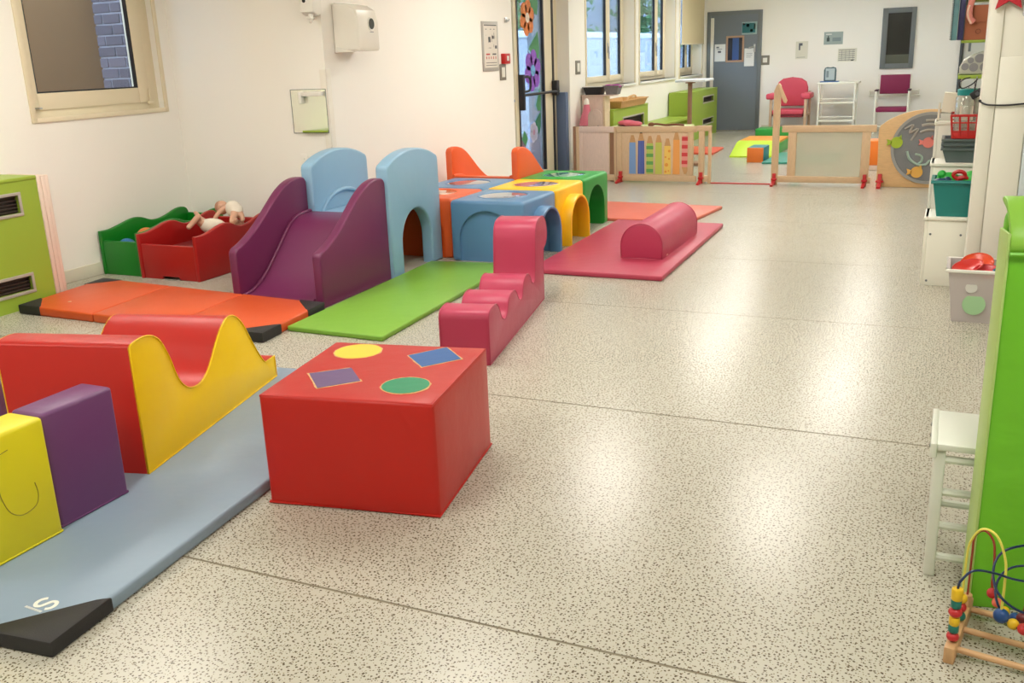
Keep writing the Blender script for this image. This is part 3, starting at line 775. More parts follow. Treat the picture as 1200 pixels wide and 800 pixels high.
bm = tube(nb(), [(0.0755, y, z) for y, z in smooth_line([(-0.06, 0.255), (-0.03, 0.25), (-0.02, 0.20), (0.00, 0.15), (0.04, 0.125), (0.09, 0.135), (0.105, 0.17), (0.10, 0.21)], 4)], 0.0018, 5)
tube(bm, [(0.0755, y, z) for y, z in smooth_line([(-0.1, 0.30), (-0.05, 0.335), (0.0, 0.345), (0.03, 0.35)], 3)], 0.0015, 5)
ob('pen_mark', bm, paint('pen_olive', (150, 138, 20)), ys_, True, label='drawn squiggle')
slab('foam_slab', 'dark purple foam slab on the floor past the far end of the wave block', -3.80, -3.50, 2.45, 2.78, 0.0, 0.30, PUR_V, 0.2)

# ---------------------------------------------------------------- red pouffe with coloured patches
pf = thing('foam_pouffe', 'red square foam pouffe with four coloured patches on top', 'pouffe', (0, 0, 0))
PB = [(-2.118, 2.462), (-1.486, 2.569), (-1.588, 3.205), (-2.220, 3.10)]
cx_ = sum(p[0] for p in PB) / 4; cy_ = sum(p[1] for p in PB) / 4
pf.matrix_basis = Matrix.Translation((cx_, cy_, 0)) @ Matrix.Rotation(math.atan2(0.107, 0.632), 4, 'Z')
hx, hy = 0.3205, 0.322; PH = 0.413
tt = bmesh.new()
bx(tt, -hx, hx, -hy, hy, 0.0, PH)
bmesh.ops.subdivide_edges(tt, edges=list(tt.edges), cuts=6, use_grid_fill=True)
for v in tt.verts:   # cushioned faces
    bz = max(0, 1 - ((v.co.z / PH) * 2 - 1) ** 2); bxx = max(0, 1 - (v.co.x / hx) ** 2); byy = max(0, 1 - (v.co.y / hy) ** 2)
    if abs(abs(v.co.x) - hx) < 1e-4: v.co.x += math.copysign(0.006 * bz * byy, v.co.x)
    if abs(abs(v.co.y) - hy) < 1e-4: v.co.y += math.copysign(0.006 * bz * bxx, v.co.y)
    if abs(v.co.z - PH) < 1e-4: v.co.z += 0.003 * bxx * byy
_bevel(tt, [e for e in tt.edges if len(e.link_faces) == 2 and e.calc_face_angle(0) > 0.9], 0.014, 3)
bm = nb(); join(bm, tt)
ob('cover', bm, RED_V, pf, True)
ob('seam', tube(nb(), [(-hx, -hy, 0.007), (hx, -hy, 0.007), (hx, hy, 0.007), (-hx, hy, 0.007)], 0.005, 6, True), RED_V, pf, True)
ob('top_seam', tube(nb(), [(-hx + .006, -hy + .006, PH - .006), (hx - .006, -hy + .006, PH - .006), (hx - .006, hy - .006, PH - .006), (-hx + .006, hy - .006, PH - .006)], 0.005, 6, True), RED_V, pf, True)
WORN = mat('worn_patch_edge', (214, 176, 120), 0.7, 0.3, 60)
def patch(world_pts, m, nm, wear):
    zt = PH + 0.0025
    inv = pf.matrix_basis.inverted()
    L_ = [inv @ Vector((x, y, 0)) for x, y in world_pts]
    c = sum(L_, Vector()) / len(L_)
    random.seed(len(nm) * 7)
    out = []
    for i, p in enumerate(L_):
        n_ = 6 if len(L_) < 8 else 1
        for k in range(n_):
            pp = p.lerp(L_[(i + 1) % len(L_)], k / n_)
            out.append(c + (pp - c) * (1 + random.uniform(-0.01, wear)))
    b = ob(nm + '_border', prism(nb(), [(p.x, p.y) for p in out], 'z', PH - 0.01, zt), WORN, pf, True, 0, 'worn tan border')
    ob(nm + '_patch', prism(nb(), [(c.x + (p.x - c.x) * 0.955, c.y + (p.y - c.y) * 0.955) for p in L_], 'z', PH - 0.01, zt + 0.001), m, pf, True, 0, nm.split('_')[0] + ' patch')
def ell(ax, ay, bx_, by_):
    c = Vector(((ax[0] + ay[0]) / 2, (ax[1] + ay[1]) / 2)); r = ((Vector(ax) - Vector(ay)).length + (Vector(bx_) - Vector(by_)).length) / 4
    return [(c.x + r * math.cos(2 * math.pi * k / 36), c.y + r * math.sin(2 * math.pi * k / 36)) for k in range(36)]
patch(ell((-2.153, 2.971), (-1.956, 3.033), (-2.089, 3.075), (-1.991, 2.93)), vinyl('patch_yellow', (246, 206, 60)), 'yellow_round', 0.03)
patch(ell((-1.746, 2.679), (-1.587, 2.732), (-1.712, 2.787), (-1.62, 2.629)), vinyl('patch_green', (20, 140, 96)), 'green_round', 0.05)
patch([(-2.081, 2.708), (-1.962, 2.819), (-1.841, 2.696), (-1.949, 2.575)][::-1], vinyl('patch_purple', (104, 78, 124)), 'purple_square', 0.05)
patch([(-1.839, 3.012), (-1.743, 3.159), (-1.614, 3.039), (-1.712, 2.899)][::-1], vinyl('patch_blue', (30, 92, 160)), 'blue_square', 0.05)

# ---------------------------------------------------------------- raspberry foam steps
st = thing('foam_steps', 'raspberry pink foam step block with a curled high back', 'foam block', (-2.04, 4.145, 0), math.atan2(0.191, 0.982))
sp = smooth_line([(0.0, 0.235), (0.012, 0.268), (0.05, 0.284), (0.13, 0.286), (0.19, 0.272), (0.235, 0.232), (0.27, 0.185), (0.315, 0.160), (0.36, 0.158), (0.40, 0.185), (0.425, 0.225), (0.47, 0.252), (0.54, 0.257), (0.60, 0.248), (0.645, 0.215), (0.68, 0.180), (0.725, 0.165), (0.765, 0.175), (0.79, 0.215), (0.825, 0.255), (0.88, 0.270), (0.95, 0.264), (1.0, 0.235), (1.035, 0.195), (1.08, 0.178), (1.115, 0.190), (1.135, 0.25), (1.15, 0.35), (1.165, 0.45), (1.19, 0.505), (1.24, 0.532), (1.34, 0.538), (1.43, 0.528), (1.495, 0.488), (1.525, 0.425), (1.515, 0.375), (1.475, 0.340), (1.435, 0.332), (1.41, 0.318), (1.40, 0.27)], 3) + [(1.395, 0.06), (1.395, 0.0), (0.0, 0.0)]
SW = 0.265
ob('cover', prism(nb(), sp, 'x', -SW, 0.0, 0.012, 3), PNK_V, st, True, 40)
bm = nb()
for xx in (-0.004, -SW + 0.004): tube(bm, [(xx, y, z) for y, z in sp], 0.0035, 6, True)
ob('piping', bm, PNK_V, st, True, 60)
ob('label_tag', bx(nb(), -SW - 0.002, -SW + 0.03, 0.012, 0.014, 0.10, 0.13), WHITEP, st, True)

# ---------------------------------------------------------------- bolster on the rose mat
bo = thing('bolster', 'raspberry half round foam bolster lying on the rose pink mat', 'bolster', (-2.02, 6.70, 0.036), 0.006)
bp = [(-0.158, 0.0)] + [(0.158 * math.cos(math.radians(a)), 0.095 + 0.162 * math.sin(math.radians(a))) for a in range(180, -1, -9)] + [(0.158, 0.0)]
ob('cover', prism(nb(), bp, 'y', 0.0, 1.08, 0.012, 3), PNK_V, bo, True, 45)
bm = nb()
for yy in (0.004, 1.076): tube(bm, [(x, yy, z) for x, z in bp], 0.004, 6, True)
ob('piping', bm, PNK_V, bo, True, 60)
ob('zip_tab', bx(nb(), 0.15, 0.162, 0.12, 0.16, 0.004, 0.014, 0.003), paint('tab_pale', (226, 170, 160)), bo, True)

# ================================================================== PLAY STRUCTURE
def play_slide(label, m, loc, rz):
    t = thing('toddler_slide', label, 'slide', loc, rz)
    # local: y runs from the foot (0) to the top (0.86), x across -0.36..0.36
    prof = smooth_line([(0.0, 0.325), (0.02, 0.355), (0.08, 0.375), (0.18, 0.42), (0.29, 0.485), (0.40, 0.565), (0.52, 0.652), (0.62, 0.704), (0.70, 0.726), (0.77, 0.732), (0.835, 0.722), (0.86, 0.69)], 3)
    side = prof + [(0.86, 0.0), (0.0, 0.0)]
    for xa in (-0.36, 0.295): ob('side_wall', prism(nb(), side, 'x', xa, xa + 0.065, 0.014, 3), m, t, True, 42)
    ch = smooth_line([(0.86, 0.475), (0.76, 0.472), (0.66, 0.452), (0.58, 0.405), (0.48, 0.315), (0.38, 0.225), (0.26, 0.125), (0.16, 0.07), (0.08, 0.045), (0.012, 0.04)], 3)
    ob('chute', prism(nb(), ch + [(0.012, 0.0), (0.86, 0.0)], 'x', -0.296, 0.296), m, t, True, 50)
    for xx in (-0.285, 0.285): ob('chute_edge', tube(nb(), [(xx, y, z + 0.004) for y, z in ch], 0.014, 8), m, t, True, 60)
    return t
sl = play_slide('purple toddler slide facing the orange mat', PUR_P, (-3.925, 4.87, 0), 0.02)
play_slide('orange toddler slide behind the tunnel cubes, only its fins rising', ORA_P, (-3.83, 8.63, 0), math.pi)

# pale blue landing with two arched panels
ld = thing('slide_landing', 'pale blue landing with two tall rounded panels at the top of the purple slide', 'landing', (-3.93, 6.116, 0), 0.02)
L0 = ld.matrix_basis
def panel_outline(half, h_side, h_top, n=14):
    p = [(-half, 0.0), (-half, h_side - 0.03)]
    p += [(-half + 0.035 * (1 - math.cos(math.radians(a))), h_side - 0.03 + 0.045 * math.sin(math.radians(a))) for a in (30, 60, 85)]
    for i in range(1, n): 
        u = -half + 0.05 + (2 * half - 0.1) * i / n
        p.append((u, h_side + 0.018 + (h_top - h_side - 0.018) * (1 - (u / (half - 0.03)) ** 2)))
    p += [(half - 0.035 * (1 - math.cos(math.radians(a))), h_side - 0.03 + 0.045 * math.sin(math.radians(a))) for a in (85, 60, 30)]
    p += [(half, h_side - 0.03), (half, 0.0)]
    return p
def arch_pts(half, spring, top, n=16):
    return [(half * math.cos(math.radians(180 * i / n)), spring + (top - spring) * math.sin(math.radians(180 * i / n))) for i in range(n + 1)]
outl = panel_outline(0.385, 0.80, 0.89)
opening = [(0.225, 0.0)] + arch_pts(0.225, 0.22, 0.455) + [(-0.225, 0.0)]
ob('arch_panel', prism(nb(), outl + opening, 'x', 0.265, 0.362, 0.016, 3), LBL_P, ld, True, 40, 'panel with an open arch')
lp = ob('solid_panel', prism(nb(), outl, 'x', -0.362, -0.265, 0.016, 3), LBL_P, ld, True, 40)
bm = tube(nb(), [(-0.262, y, z) for y, z in arch_pts(0.30, 0.40, 0.585, 18)], 0.016, 8)
ob('moulded_arch', bm, LBL_P, ld, True, 60)
bm = bx(nb(), -0.265, 0.265, -0.375, 0.375, 0.42, 0.462, 0.012, 3)
ob('platform', bm, LBL_P, ld, True)

def tunnel_cube(label, m, x0, y0, sx, sy, h, collar=True, front=True, disc=(150, 150, 160)):
    t = thing('tunnel_cube', label, 'play cube', (x0 + sx / 2, y0 + sy / 2, 0), 0, 'plastic tunnel cubes')
    hx, hy = sx / 2, sy / 2
    e = 0.004
    body = bx(nb(), -hx + e, hx - e, -hy + e, hy - e, 0, h, 0.028, 4)
    ap = [(0.215, -0.05)] + arch_pts(0.215, 0.17, 0.385) + [(-0.215, -0.05)]
    cut = [prism(nb(), ap, 'x', -hx - 0.1, hx + 0.1)]
    if front:
        fp = [(0.235, -0.05)] + arch_pts(0.235, 0.17, 0.395) + [(-0.235, -0.05)]
        cut.append(prism(nb(), fp, 'y', -hy - 0.1, -hy + 0.032))
    cut.append(lathe(nb(), [(0, h - 0.004), (0.2, h - 0.004), (0.2, h + 0.1), (0, h + 0.1)], (0, 0, 0), 36))
    ob('body', csg(body, cut), m, t, True, 36)
    if collar:
        o1 = [(0.225, 0.0)] + arch_pts(0.225, 0.17, 0.395) + [(-0.225, 0.0)]
        i1 = [(-0.2, 0.0)] + arch_pts(0.2, 0.17, 0.37)[::-1] + [(0.2, 0.0)]
        ob('arch_collar', prism(nb(), o1 + i1, 'x', hx - 0.02, hx + 0.085, 0.008, 2), m, t, True, 40)
    dm = mat('porthole_%d_%d_%d' % disc, disc, 0.08, 0.3, 7, coat=0.5)
    ob('porthole', lathe(nb(), [(0, h + 0.008), (0.10, h + 0.006), (0.17, h + 0.001), (0.198, h - 0.004)], (0, 0, 0), 36), dm, t, True, 60, 'round shiny window in the top')
    ob('porthole_rim', lathe(nb(), [(0.19, h - 0.002), (0.194, h + 0.004), (0.203, h + 0.004), (0.207, h - 0.002)], (0, 0, 0), 36), m, t, True, 60)
    return t
tunnel_cube('blue tunnel cube nearest the pink foam steps', BLU_P, -3.465, 6.435, 0.625, 0.655, 0.468, disc=(120, 134, 150))
tunnel_cube('yellow tunnel cube between the blue and the green one', YEL_P, -3.465, 7.092, 0.625, 0.645, 0.47, disc=(150, 130, 150))
tunnel_cube('green tunnel cube at the end of the row by the fence', GRN_P, -3.465, 7.742, 0.625, 0.645, 0.47, collar=False, disc=(70, 140, 120))
tunnel_cube('orange tunnel cube behind the slide landing', ORA_P, -4.105, 6.506, 0.622, 0.595, 0.468, collar=False, disc=(190, 140, 110))
tunnel_cube('blue tunnel cube in the back row between orange cube and orange slide', BLU_P, -4.105, 7.105, 0.622, 0.655, 0.468, collar=False, disc=(120, 118, 130))

# ================================================================== THINGS ON THE NEAR WALLS
# low mirror on the return wall, its reflections modelled as bars
mr = thing('wall_mirror', 'small square mirror on the wall above the red toy bed', 'mirror', (-4.61, YB, 1.15))
MIR = mat('mirror_face', (228, 230, 216), 0.05, 0.0, metal=0.75)
ob('mirror_glass', bx(nb(), -4.772, -4.445, YB - 0.006, YB, 0.985, 1.312), MIR, mr, smooth=0)
bm = nb()
for a, b, c, d in ((-4.776, -4.772, 0.98, 1.316), (-4.445, -4.441, 0.98, 1.316), (-4.772, -4.445, 0.98, 0.985), (-4.772, -4.445, 1.312, 1.316)): bx(bm, a, b, YB - 0.008, YB, c, d)
ob('edge', bm, GREYF, mr, smooth=0)
bm = nb(); bx(bm, -4.665, -4.455, YB - 0.05, YB - 0.006, 1.262, 1.298, 0.006); bx(bm, -4.67, -4.645, YB - 0.055, YB - 0.006, 1.21, 1.30, 0.004)
ob('ledge', bm, WHITEP, mr)  # white bars shaped as a pale reflection in the glass
ob('green_reflection', bx(nb(), -4.67, -4.45, YB - 0.04, YB - 0.006, 0.988, 1.002, 0.003), LIME, mr)  # lime strip standing for a green reflection in the glass
so = thing('wall_plate', 'blank white cover plate low on the wall behind the slide', 'cover plate', (-4.7, YB, 0.78))
ob('plate', bx(nb(), -4.735, -4.67, YB - 0.007, YB, 0.74, 0.82, 0.003), WALL, so); ob('screw', lathe(nb(), [(0, 0), (0.004, 0), (0.004, 0.002), (0, 0.002)], (-4.7, YB - 0.009, 0.78), 8, 'y'), STEEL, so)

# soap dispenser (front faces the viewer)
sd = thing('soap_dispenser', 'white soap dispenser on the wall beside the towel dispenser', 'dispenser', (-4.47, YB, 1.95))
pp = [(YB, 1.86), (YB, 2.10), (YB - 0.08, 2.10), (YB - 0.115, 2.06), (YB - 0.12, 1.95), (YB - 0.115, 1.875), (YB - 0.06, 1.848)]
ob('housing', prism(nb(), pp, 'x', -4.53, -4.41, 0.012, 3), WHITEP, sd)
bm = lathe(nb(), [(0, 0), (0.014, 0), (0.014, 0.006), (0, 0.006)], (-4.485, YB - 0.124, 1.955), 16, 'y')
ob('sight_window', bm, BLACKP, sd, label='small dark window')
bm = nb(); tube(bm, [(-4.455, YB - 0.09, 1.862), (-4.455, YB - 0.09, 1.815), (-4.455, YB - 0.105, 1.80)], [0.022, 0.014, 0.01], 10); bx(bm, -4.48, -4.43, YB - 0.115, YB - 0.07, 1.825, 1.835, 0.003)
ob('nozzle', bm, WHITEP, sd)

# paper towel dispenser on the window side wall
td = thing('towel_dispenser', 'white paper towel dispenser with a round dark window on the wall', 'dispenser', (XC, 6.65, 1.585))
pp = [(XC, 1.585), (XC + 0.225, 1.585), (XC + 0.235, 1.60), (XC + 0.235, 1.80), (XC + 0.215, 1.885), (XC + 0.15, 1.925), (XC + 0.02, 1.945), (XC, 1.94)]
P2 = [(y, z) for y, z in pp]
# profile lies in x-z: extrude along y
bm = prism(nb(), pp, 'y', 6.50, 6.80, 0.022, 4)
ob('housing', bm, plastic('dispenser_white', (238, 234, 222), 0.22), td)
bm = nb(); lathe(bm, [(0, 0.0), (0.042, 0.0), (0.042, 0.006), (0, 0.006)], (XC + 0.234, 6.685, 1.785), 26, 'x')
tw = ob('level_window', bm, plastic('smoked', (64, 66, 60), 0.15), td, label='round smoked window')
bm = nb(); lathe(bm, [(0.041, 0.0), (0.041, 0.008), (0.049, 0.008), (0.049, 0.0)], (XC + 0.233, 6.685, 1.785), 26, 'x')
ob('window_ring', bm, WHITEP, td)
bm = nb(); bx(bm, XC + 0.235, XC + 0.2365, 6.665, 6.715, 1.722, 1.727)
ob('maker_mark', bm, GREYF, td)
ob('lower_flap', prism(nb(), [(XC + 0.01, 1.58), (XC + 0.2, 1.58), (XC + 0.06, 1.615), (XC + 0.02, 1.62)], 'y', 6.492, 6.5, 0.002), plastic('dispenser_white2', (230, 226, 214), 0.25), td)

# evacuation plan, alarm, switches
ev = thing('evacuation_plan', 'framed evacuation plan sheet on the wall left of the glass door', 'sign', (XC, 9.3, 1.6))
ob('frame', bx(nb(), XC, XC + 0.012, 9.12, 9.495, 1.365, 1.855, 0.003), paint('plan_frame', (172, 168, 160), 0.35), ev)
ob('sheet', bx(nb(), XC + 0.011, XC + 0.014, 9.15, 9.465, 1.40, 1.83), paint('plan_sheet', (222, 216, 204)), ev, smooth=0)
bm = nb(); bx(bm, XC + 0.014, XC + 0.0152, 9.16, 9.455, 1.812, 1.824)
for i in range(16):
    y = random.uniform(9.2, 9.42); z = random.uniform(1.58, 1.72); bx(bm, XC + 0.014, XC + 0.0152, y, y + random.choice((0.005, 0.05)), z, z + random.choice((0.03, 0.005)))
for y in (9.19, 9.3, 9.38): bx(bm, XC + 0.014, XC + 0.0152, y, y + 0.03, 1.775, 1.782)
for z in (1.42, 1.445): bx(bm, XC + 0.014, XC + 0.0152, 9.18, 9.44, z, z + 0.006)
bx(bm, XC + 0.014, XC + 0.0152, 9.34, 9.43, 1.525, 1.54)
ob('plan_lines', bm, paint('plan_ink', (90, 90, 92)), ev, smooth=0)
bm = nb(); bx(bm, XC + 0.014, XC + 0.0152, 9.19, 9.28, 1.525, 1.54)
for i in range(5): bx(bm, XC + 0.014, XC + 0.0152, 9.19 + i * 0.055, 9.205 + i * 0.055, 1.485, 1.51)
ob('red_notes', bm, paint('plan_red', (190, 70, 60)), ev, smooth=0)
al = thing('fire_call_point', 'small red fire alarm call point beside the glass door', 'alarm', (XC, 9.64, 1.48))
ob('housing', bx(nb(), XC, XC + 0.045, 9.575, 9.72, 1.43, 1.535, 0.006), RED_P, al); ob('button', bx(nb(), XC + 0.044, XC + 0.05, 9.63, 9.68, 1.46, 1.51, 0.003), WHITEP, al)
def switch(label, x, y, z, hy, hz, face='x'):
    t = thing('wall_switch', label, 'switch', (x, y, z), 0)
    if face == 'x':
        ob('plate', bx(nb(), x, x + 0.01, y - hy, y + hy, z - hz, z + hz, 0.003), paint('switch_grey', (128, 124, 112)), t)
        ob('rocker', bx(nb(), x + 0.009, x + 0.016, y - hy * 0.5, y + hy * 0.5, z - hz * 0.62, z + hz * 0.62, 0.003), WHITEP, t)
    else:
        ob('plate', bx(nb(), x - hy, x + hy, y - 0.01, y, z - hz, z + hz, 0.003), paint('switch_grey', (128, 124, 112)), t)
        ob('rocker', bx(nb(), x - hy * 0.5, x + hy * 0.5, y - 0.016, y - 0.009, z - hz * 0.5, z + hz * 0.5, 0.003), WHITEP, t)
    return t
switch('grey light switch below the red fire alarm', XC, 9.60, 1.345, 0.075, 0.082)
switch('grey light switch between the glass door and the first far window', XC, 11.89, 1.338, 0.085, 0.085)
switch('grey square switch beside the grey door', -3.275, YK, 1.268, 0.08, 0.085, 'y')
ck = thing('wall_hook', 'small steel hook on the wall above the fire alarm', 'hook', (XC, 9.72, 1.87)); ob('plate', bx(nb(), XC, XC + 0.012, 9.69, 9.75, 1.85, 1.90, 0.003), STEEL, ck); ob('hook', tube(nb(), [(XC + 0.01, 9.72, 1.87), (XC + 0.04, 9.72, 1.865), (XC + 0.045, 9.72, 1.885)], 0.006, 6), STEEL, ck)

# blue-grey mat leaning in the corner past the glass door
lm = thing('leaning_mat', 'blue grey folded foam mat leaning upright past the glass door', 'mat', (-4.40, 11.55, 0))
for i in range(2):
    tt = bx(nb(), -0.065, 0.065, i * 0.047 - 0.045, i * 0.047, 0.0, 1.05, 0.010, 2)
    tt.transform(Matrix.Translation((-4.515, 11.548, 0))); ob('panel', tt, vinyl('blue_grey', (96, 112, 142)), lm)

# ================================================================== FENCE LINE
YF = 11.15
fn = thing('play_fence', 'low wooden fence with a plain panel and seven painted pencils', 'fence', (-3.38, YF, 0))
def rail(x0, x1, z0, z1, m=None): return ob('rail', bx(nb(), x0, x1, YF - 0.02, YF + 0.02, z0, z1, 0.004), m or BEECH_H, fn)
def post(x0, x1, z0=0.0, z1=0.655): return ob('post', bx(nb(), x0, x1, YF - 0.022, YF + 0.022, z0, z1, 0.005), BEECH, fn)
bm = bx(nb(), -4.222, -4.188, YF - 0.022, YF + 0.022, 0.0, 0.66, 0.004); ob('post', bm, DARKW, fn)
post(-4.184, -4.145)
rail(-4.145, -3.70, 0.585, 0.655, PALEW); rail(-3.668, -2.70, 0.585, 0.655)
ob('plain_panel', bx(nb(), -4.125, -3.765, YF - 0.006, YF + 0.006, 0.085, 0.585, 0.002), PALEW, fn)
ob('panel_edge', bx(nb(), -4.145, -4.105, YF - 0.016, YF + 0.016, 0.085, 0.585, 0.003), PALEW, fn)
rail(-4.145, -3.70, 0.015, 0.085); rail(-3.668, -2.70, 0.015, 0.085)
ob('gap_board', bx(nb(), -3.765, -3.70, YF + 0.02, YF + 0.03, 0.0, 0.58), DARKW, fn)
post(-3.70, -3.672, 0.0, 0.655); post(-3.668, -3.60, 0.085, 0.585); post(-2.80, -2.735, 0.085, 0.585); post(-2.672, -2.605); post(-2.56, -2.525)
ob('top_cap', bx(nb(), -2.70, -2.525, YF - 0.03, YF + 0.03, 0.60, 0.66, 0.004), BEECH_H, fn)
ob('rail', bx(nb(), -2.61, -2.56, YF - 0.02, YF + 0.02, 0.02, 0.09, 0.003), BEECH_H, fn)
ob('picture_board', bx(nb(), -3.60, -2.80, YF - 0.008, YF + 0.008, 0.085, 0.585, 0.002), wood('birch', (212, 184, 150), (6, 6, 1)), fn)
PCOL = [((122, 158, 206), 0.47, None), ((96, 120, 190), 0.49, 'v'), ((176, 196, 96), 0.46, 'h'), ((190, 196, 90), 0.47, None), ((234, 196, 96), 0.43, 'd'), ((232, 160, 84), 0.50, None), ((226, 150, 140), 0.52, 'r')]
TIPW = wood('pencil_tip', (196, 150, 100))
for i, (c, zt, kind) in enumerate(PCOL):
    xc = -3.470 + i * 0.107; w = 0.042; y = YF - 0.008
    bodym = paint('pencil_%d' % i, c)
    if kind == 'r':
        b_ = ob('pencil', prism(nb(), [(xc - w, 0.545), (xc + w, 0.545), (xc + w, 0.185), (xc - w, 0.185)], 'y', y - 0.005, y, 0.001), bodym, fn, smooth=0)
        sub('tip', prism(nb(), [(xc - w, 0.185), (xc + w, 0.185), (xc + 0.012, 0.105), (xc - 0.012, 0.105)], 'y', y - 0.005, y), TIPW, b_, fn)
        for k in range(4): sub('stripe', bx(nb(), xc - w, xc + w, y - 0.007, y - 0.004, 0.22 + k * 0.09, 0.262 + k * 0.09), paint('pencil_red', (206, 60, 66)), b_, fn)
    else:
        zb = 0.10
        b_ = ob('pencil', prism(nb(), [(xc - w, zb), (xc + w, zb), (xc + w * 0.9, zt), (xc - w * 0.9, zt)], 'y', y - 0.005, y, 0.001), bodym, fn, smooth=0)
        sub('tip', prism(nb(), [(xc - w * 0.9, zt), (xc + w * 0.9, zt), (xc + 0.016, zt + 0.085), (xc - 0.016, zt + 0.085)], 'y', y - 0.005, y), TIPW, b_, fn)
        if kind == 'v':
            for k in (-1, 0, 1): sub('stripe', bx(nb(), xc + k * 0.026 - 0.006, xc + k * 0.026 + 0.006, y - 0.007, y - 0.004, zb, zt), paint('pencil_navy', (60, 74, 150)), b_, fn)
            sub('lead', prism(nb(), [(xc - 0.016, zt + 0.085), (xc + 0.016, zt + 0.085), (xc, zt + 0.115)], 'y', y - 0.006, y), BLACKP, b_, fn)
        if kind == 'h':
            for k in range(4): sub('stripe', bx(nb(), xc - w, xc + w, y - 0.007, y - 0.004, 0.12 + k * 0.09, 0.16 + k * 0.09), paint('pencil_green', (96, 160, 80)), b_, fn)
        if kind == 'd':
            for dx_, dz_, r_ in ((-0.01, 0.21, 0.022), (0.02, 0.28, 0.012), (-0.022, 0.30, 0.012), (0.022, 0.37, 0.016), (-0.02, 0.13, 0.014), (0.015, 0.14, 0.01)):
                sub('dot', lathe(nb(), [(0, 0), (r_, 0), (r_, 0.003), (0, 0.003)], (xc + dx_, y - 0.007, dz_), 12, 'y'), paint('pencil_amber', (224, 150, 60)), b_, fn)
CLAMP = plastic('clamp_red', (186, 30, 34))
def foot(par, x, d=-1):
    bm = nb(); bx(bm, x - 0.018, x + 0.018, YF - 0.05, YF + 0.05, 0.0, 0.13, 0.005); prism(bm, [(YF - 0.05, 0.0), (YF - 0.05, 0.05), (YF - 0.19, 0.02), (YF - 0.19, 0.0)], 'x', x - 0.02 + (0 if d > -2 else -0.06), x + 0.012, 0.003)
    bx(bm, x - 0.03, x + 0.03, YF - 0.06, YF + 0.06, 0.055, 0.075, 0.004)
    ob('clamp_foot', bm, CLAMP, par, label='red clamp foot')
foot(fn, -3.615); foot(fn, -2.635)
# gate panel with the hook post
gt = thing('gate_panel', 'wooden gate panel with a clear sheet and a tall hook post', 'fence', (-1.3, YF, 0))
tp = [(-1.838, 0.0), (-1.838, 1.03), (-1.815, 1.09), (-1.785, 1.112), (-1.765, 1.09), (-1.765, 0.0)]
ob('hook_post', prism(nb(), tp, 'y', YF - 0.024, YF + 0.024, 0.005), BEECH, gt)
hk = prism(nb(), [(-1.79, 1.112), (-1.765, 1.09), (-1.69, 0.93), (-1.70, 0.895), (-1.725, 0.905), (-1.80, 1.06)], 'y', YF - 0.045, YF - 0.024, 0.004)
ob('hook', hk, BEECH, gt)
ob('rail', bx(nb(), -1.735, -0.745, YF - 0.02, YF + 0.02, 0.582, 0.655, 0.004), BEECH_H, gt); ob('rail', bx(nb(), -1.765, -0.775, YF - 0.02, YF + 0.02, 0.03, 0.10, 0.004), BEECH_H, gt)
ob('upright', bx(nb(), -1.665, -1.575, YF - 0.018, YF + 0.018, 0.10, 0.582, 0.004), BEECH, gt); ob('upright', bx(nb(), -0.888, -0.80, YF - 0.018, YF + 0.018, 0.10, 0.582, 0.004), BEECH, gt)
ob('clear_sheet', bx(nb(), -1.59, -0.87, YF - 0.004, YF + 0.004, 0.09, 0.59), glass('frosted_sheet', (0.92, 0.92, 0.86), 0.25, 0.08, 0.55, (0.66, 0.64, 0.52)), gt, smooth=0)
foot(gt, -1.80); foot(gt, -0.835)
# activity panel with the maze disc
ap_ = thing('maze_panel', 'rounded wooden panel with a grey marble maze disc and sliding animals', 'activity panel', (-0.2, YF, 0))
outl = smooth_line([(-0.715, 0.0), (-0.715, 0.3), (-0.722, 0.60), (-0.68, 0.67), (-0.60, 0.725), (-0.48, 0.775), (-0.34, 0.807), (-0.20, 0.815), (0.0, 0.80), (0.16, 0.74), (0.27, 0.60), (0.30, 0.4), (0.30, 0.0)], 3)
ob('board', prism(nb(), outl, 'y', YF - 0.022, YF + 0.022, 0.006), wood('maze_beech', (212, 174, 124), (1, 6, 6)), ap_)
DC = (-0.215, 0.415)
dk = ob('maze_disc', lathe(nb(), [(0, 0), (0.345, 0), (0.345, 0.012), (0, 0.012)], (DC[0], YF - 0.034, DC[1]), 48, 'y'), paint('disc_grey', (120, 122, 124), 0.4), ap_, label='grey disc')
ob('disc_ring', lathe(nb(), [(0.345, 0.0), (0.345, -0.008), (0.375, -0.008), (0.375, 0.02), (0.345, 0.02)], (DC[0], YF - 0.036, DC[1]), 48, 'y'), paint('ring_grey', (150, 150, 146), 0.4), ap_)
bm = nb(); yy = YF - 0.036
def groove(r, a0, a1, w=0.016): tube(bm, [(DC[0] + r * math.cos(math.radians(a0 + (a1 - a0) * i / 16)), yy, DC[1] + r * math.sin(math.radians(a0 + (a1 - a0) * i / 16))) for i in range(17)], w, 6)
groove(0.25, 40, 110); groove(0.19, 50, 120); groove(0.29, 30, 100)
tube(bm, [(DC[0] + a, yy, DC[1] + b) for a, b in smooth_line([(-0.25, 0.20), (-0.17, 0.24), (-0.20, 0.16), (-0.12, 0.20), (-0.18, 0.08)], 4)], 0.014, 6)
ob('groove', bm, paint('groove_taupe', (164, 158, 148), 0.4), ap_, smooth=60)
bm = nb(); tube(bm, [(DC[0] + a, yy, DC[1] + b) for a, b in smooth_line([(-0.21, -0.03), (-0.18, -0.11), (-0.10, -0.17), (-0.02, -0.17), (0.02, -0.13), (0.10, -0.17), (0.2, -0.12)], 4)], 0.015, 6)
tube(bm, [(DC[0] + a, yy, DC[1] + b) for a, b in smooth_line([(-0.13, -0.06), (-0.07, -0.08), (-0.06, -0.13), (-0.1, -0.17)], 4)], 0.014, 6)
ob('groove', bm, paint('groove_mint', (160, 184, 170), 0.4), ap_, smooth=60)
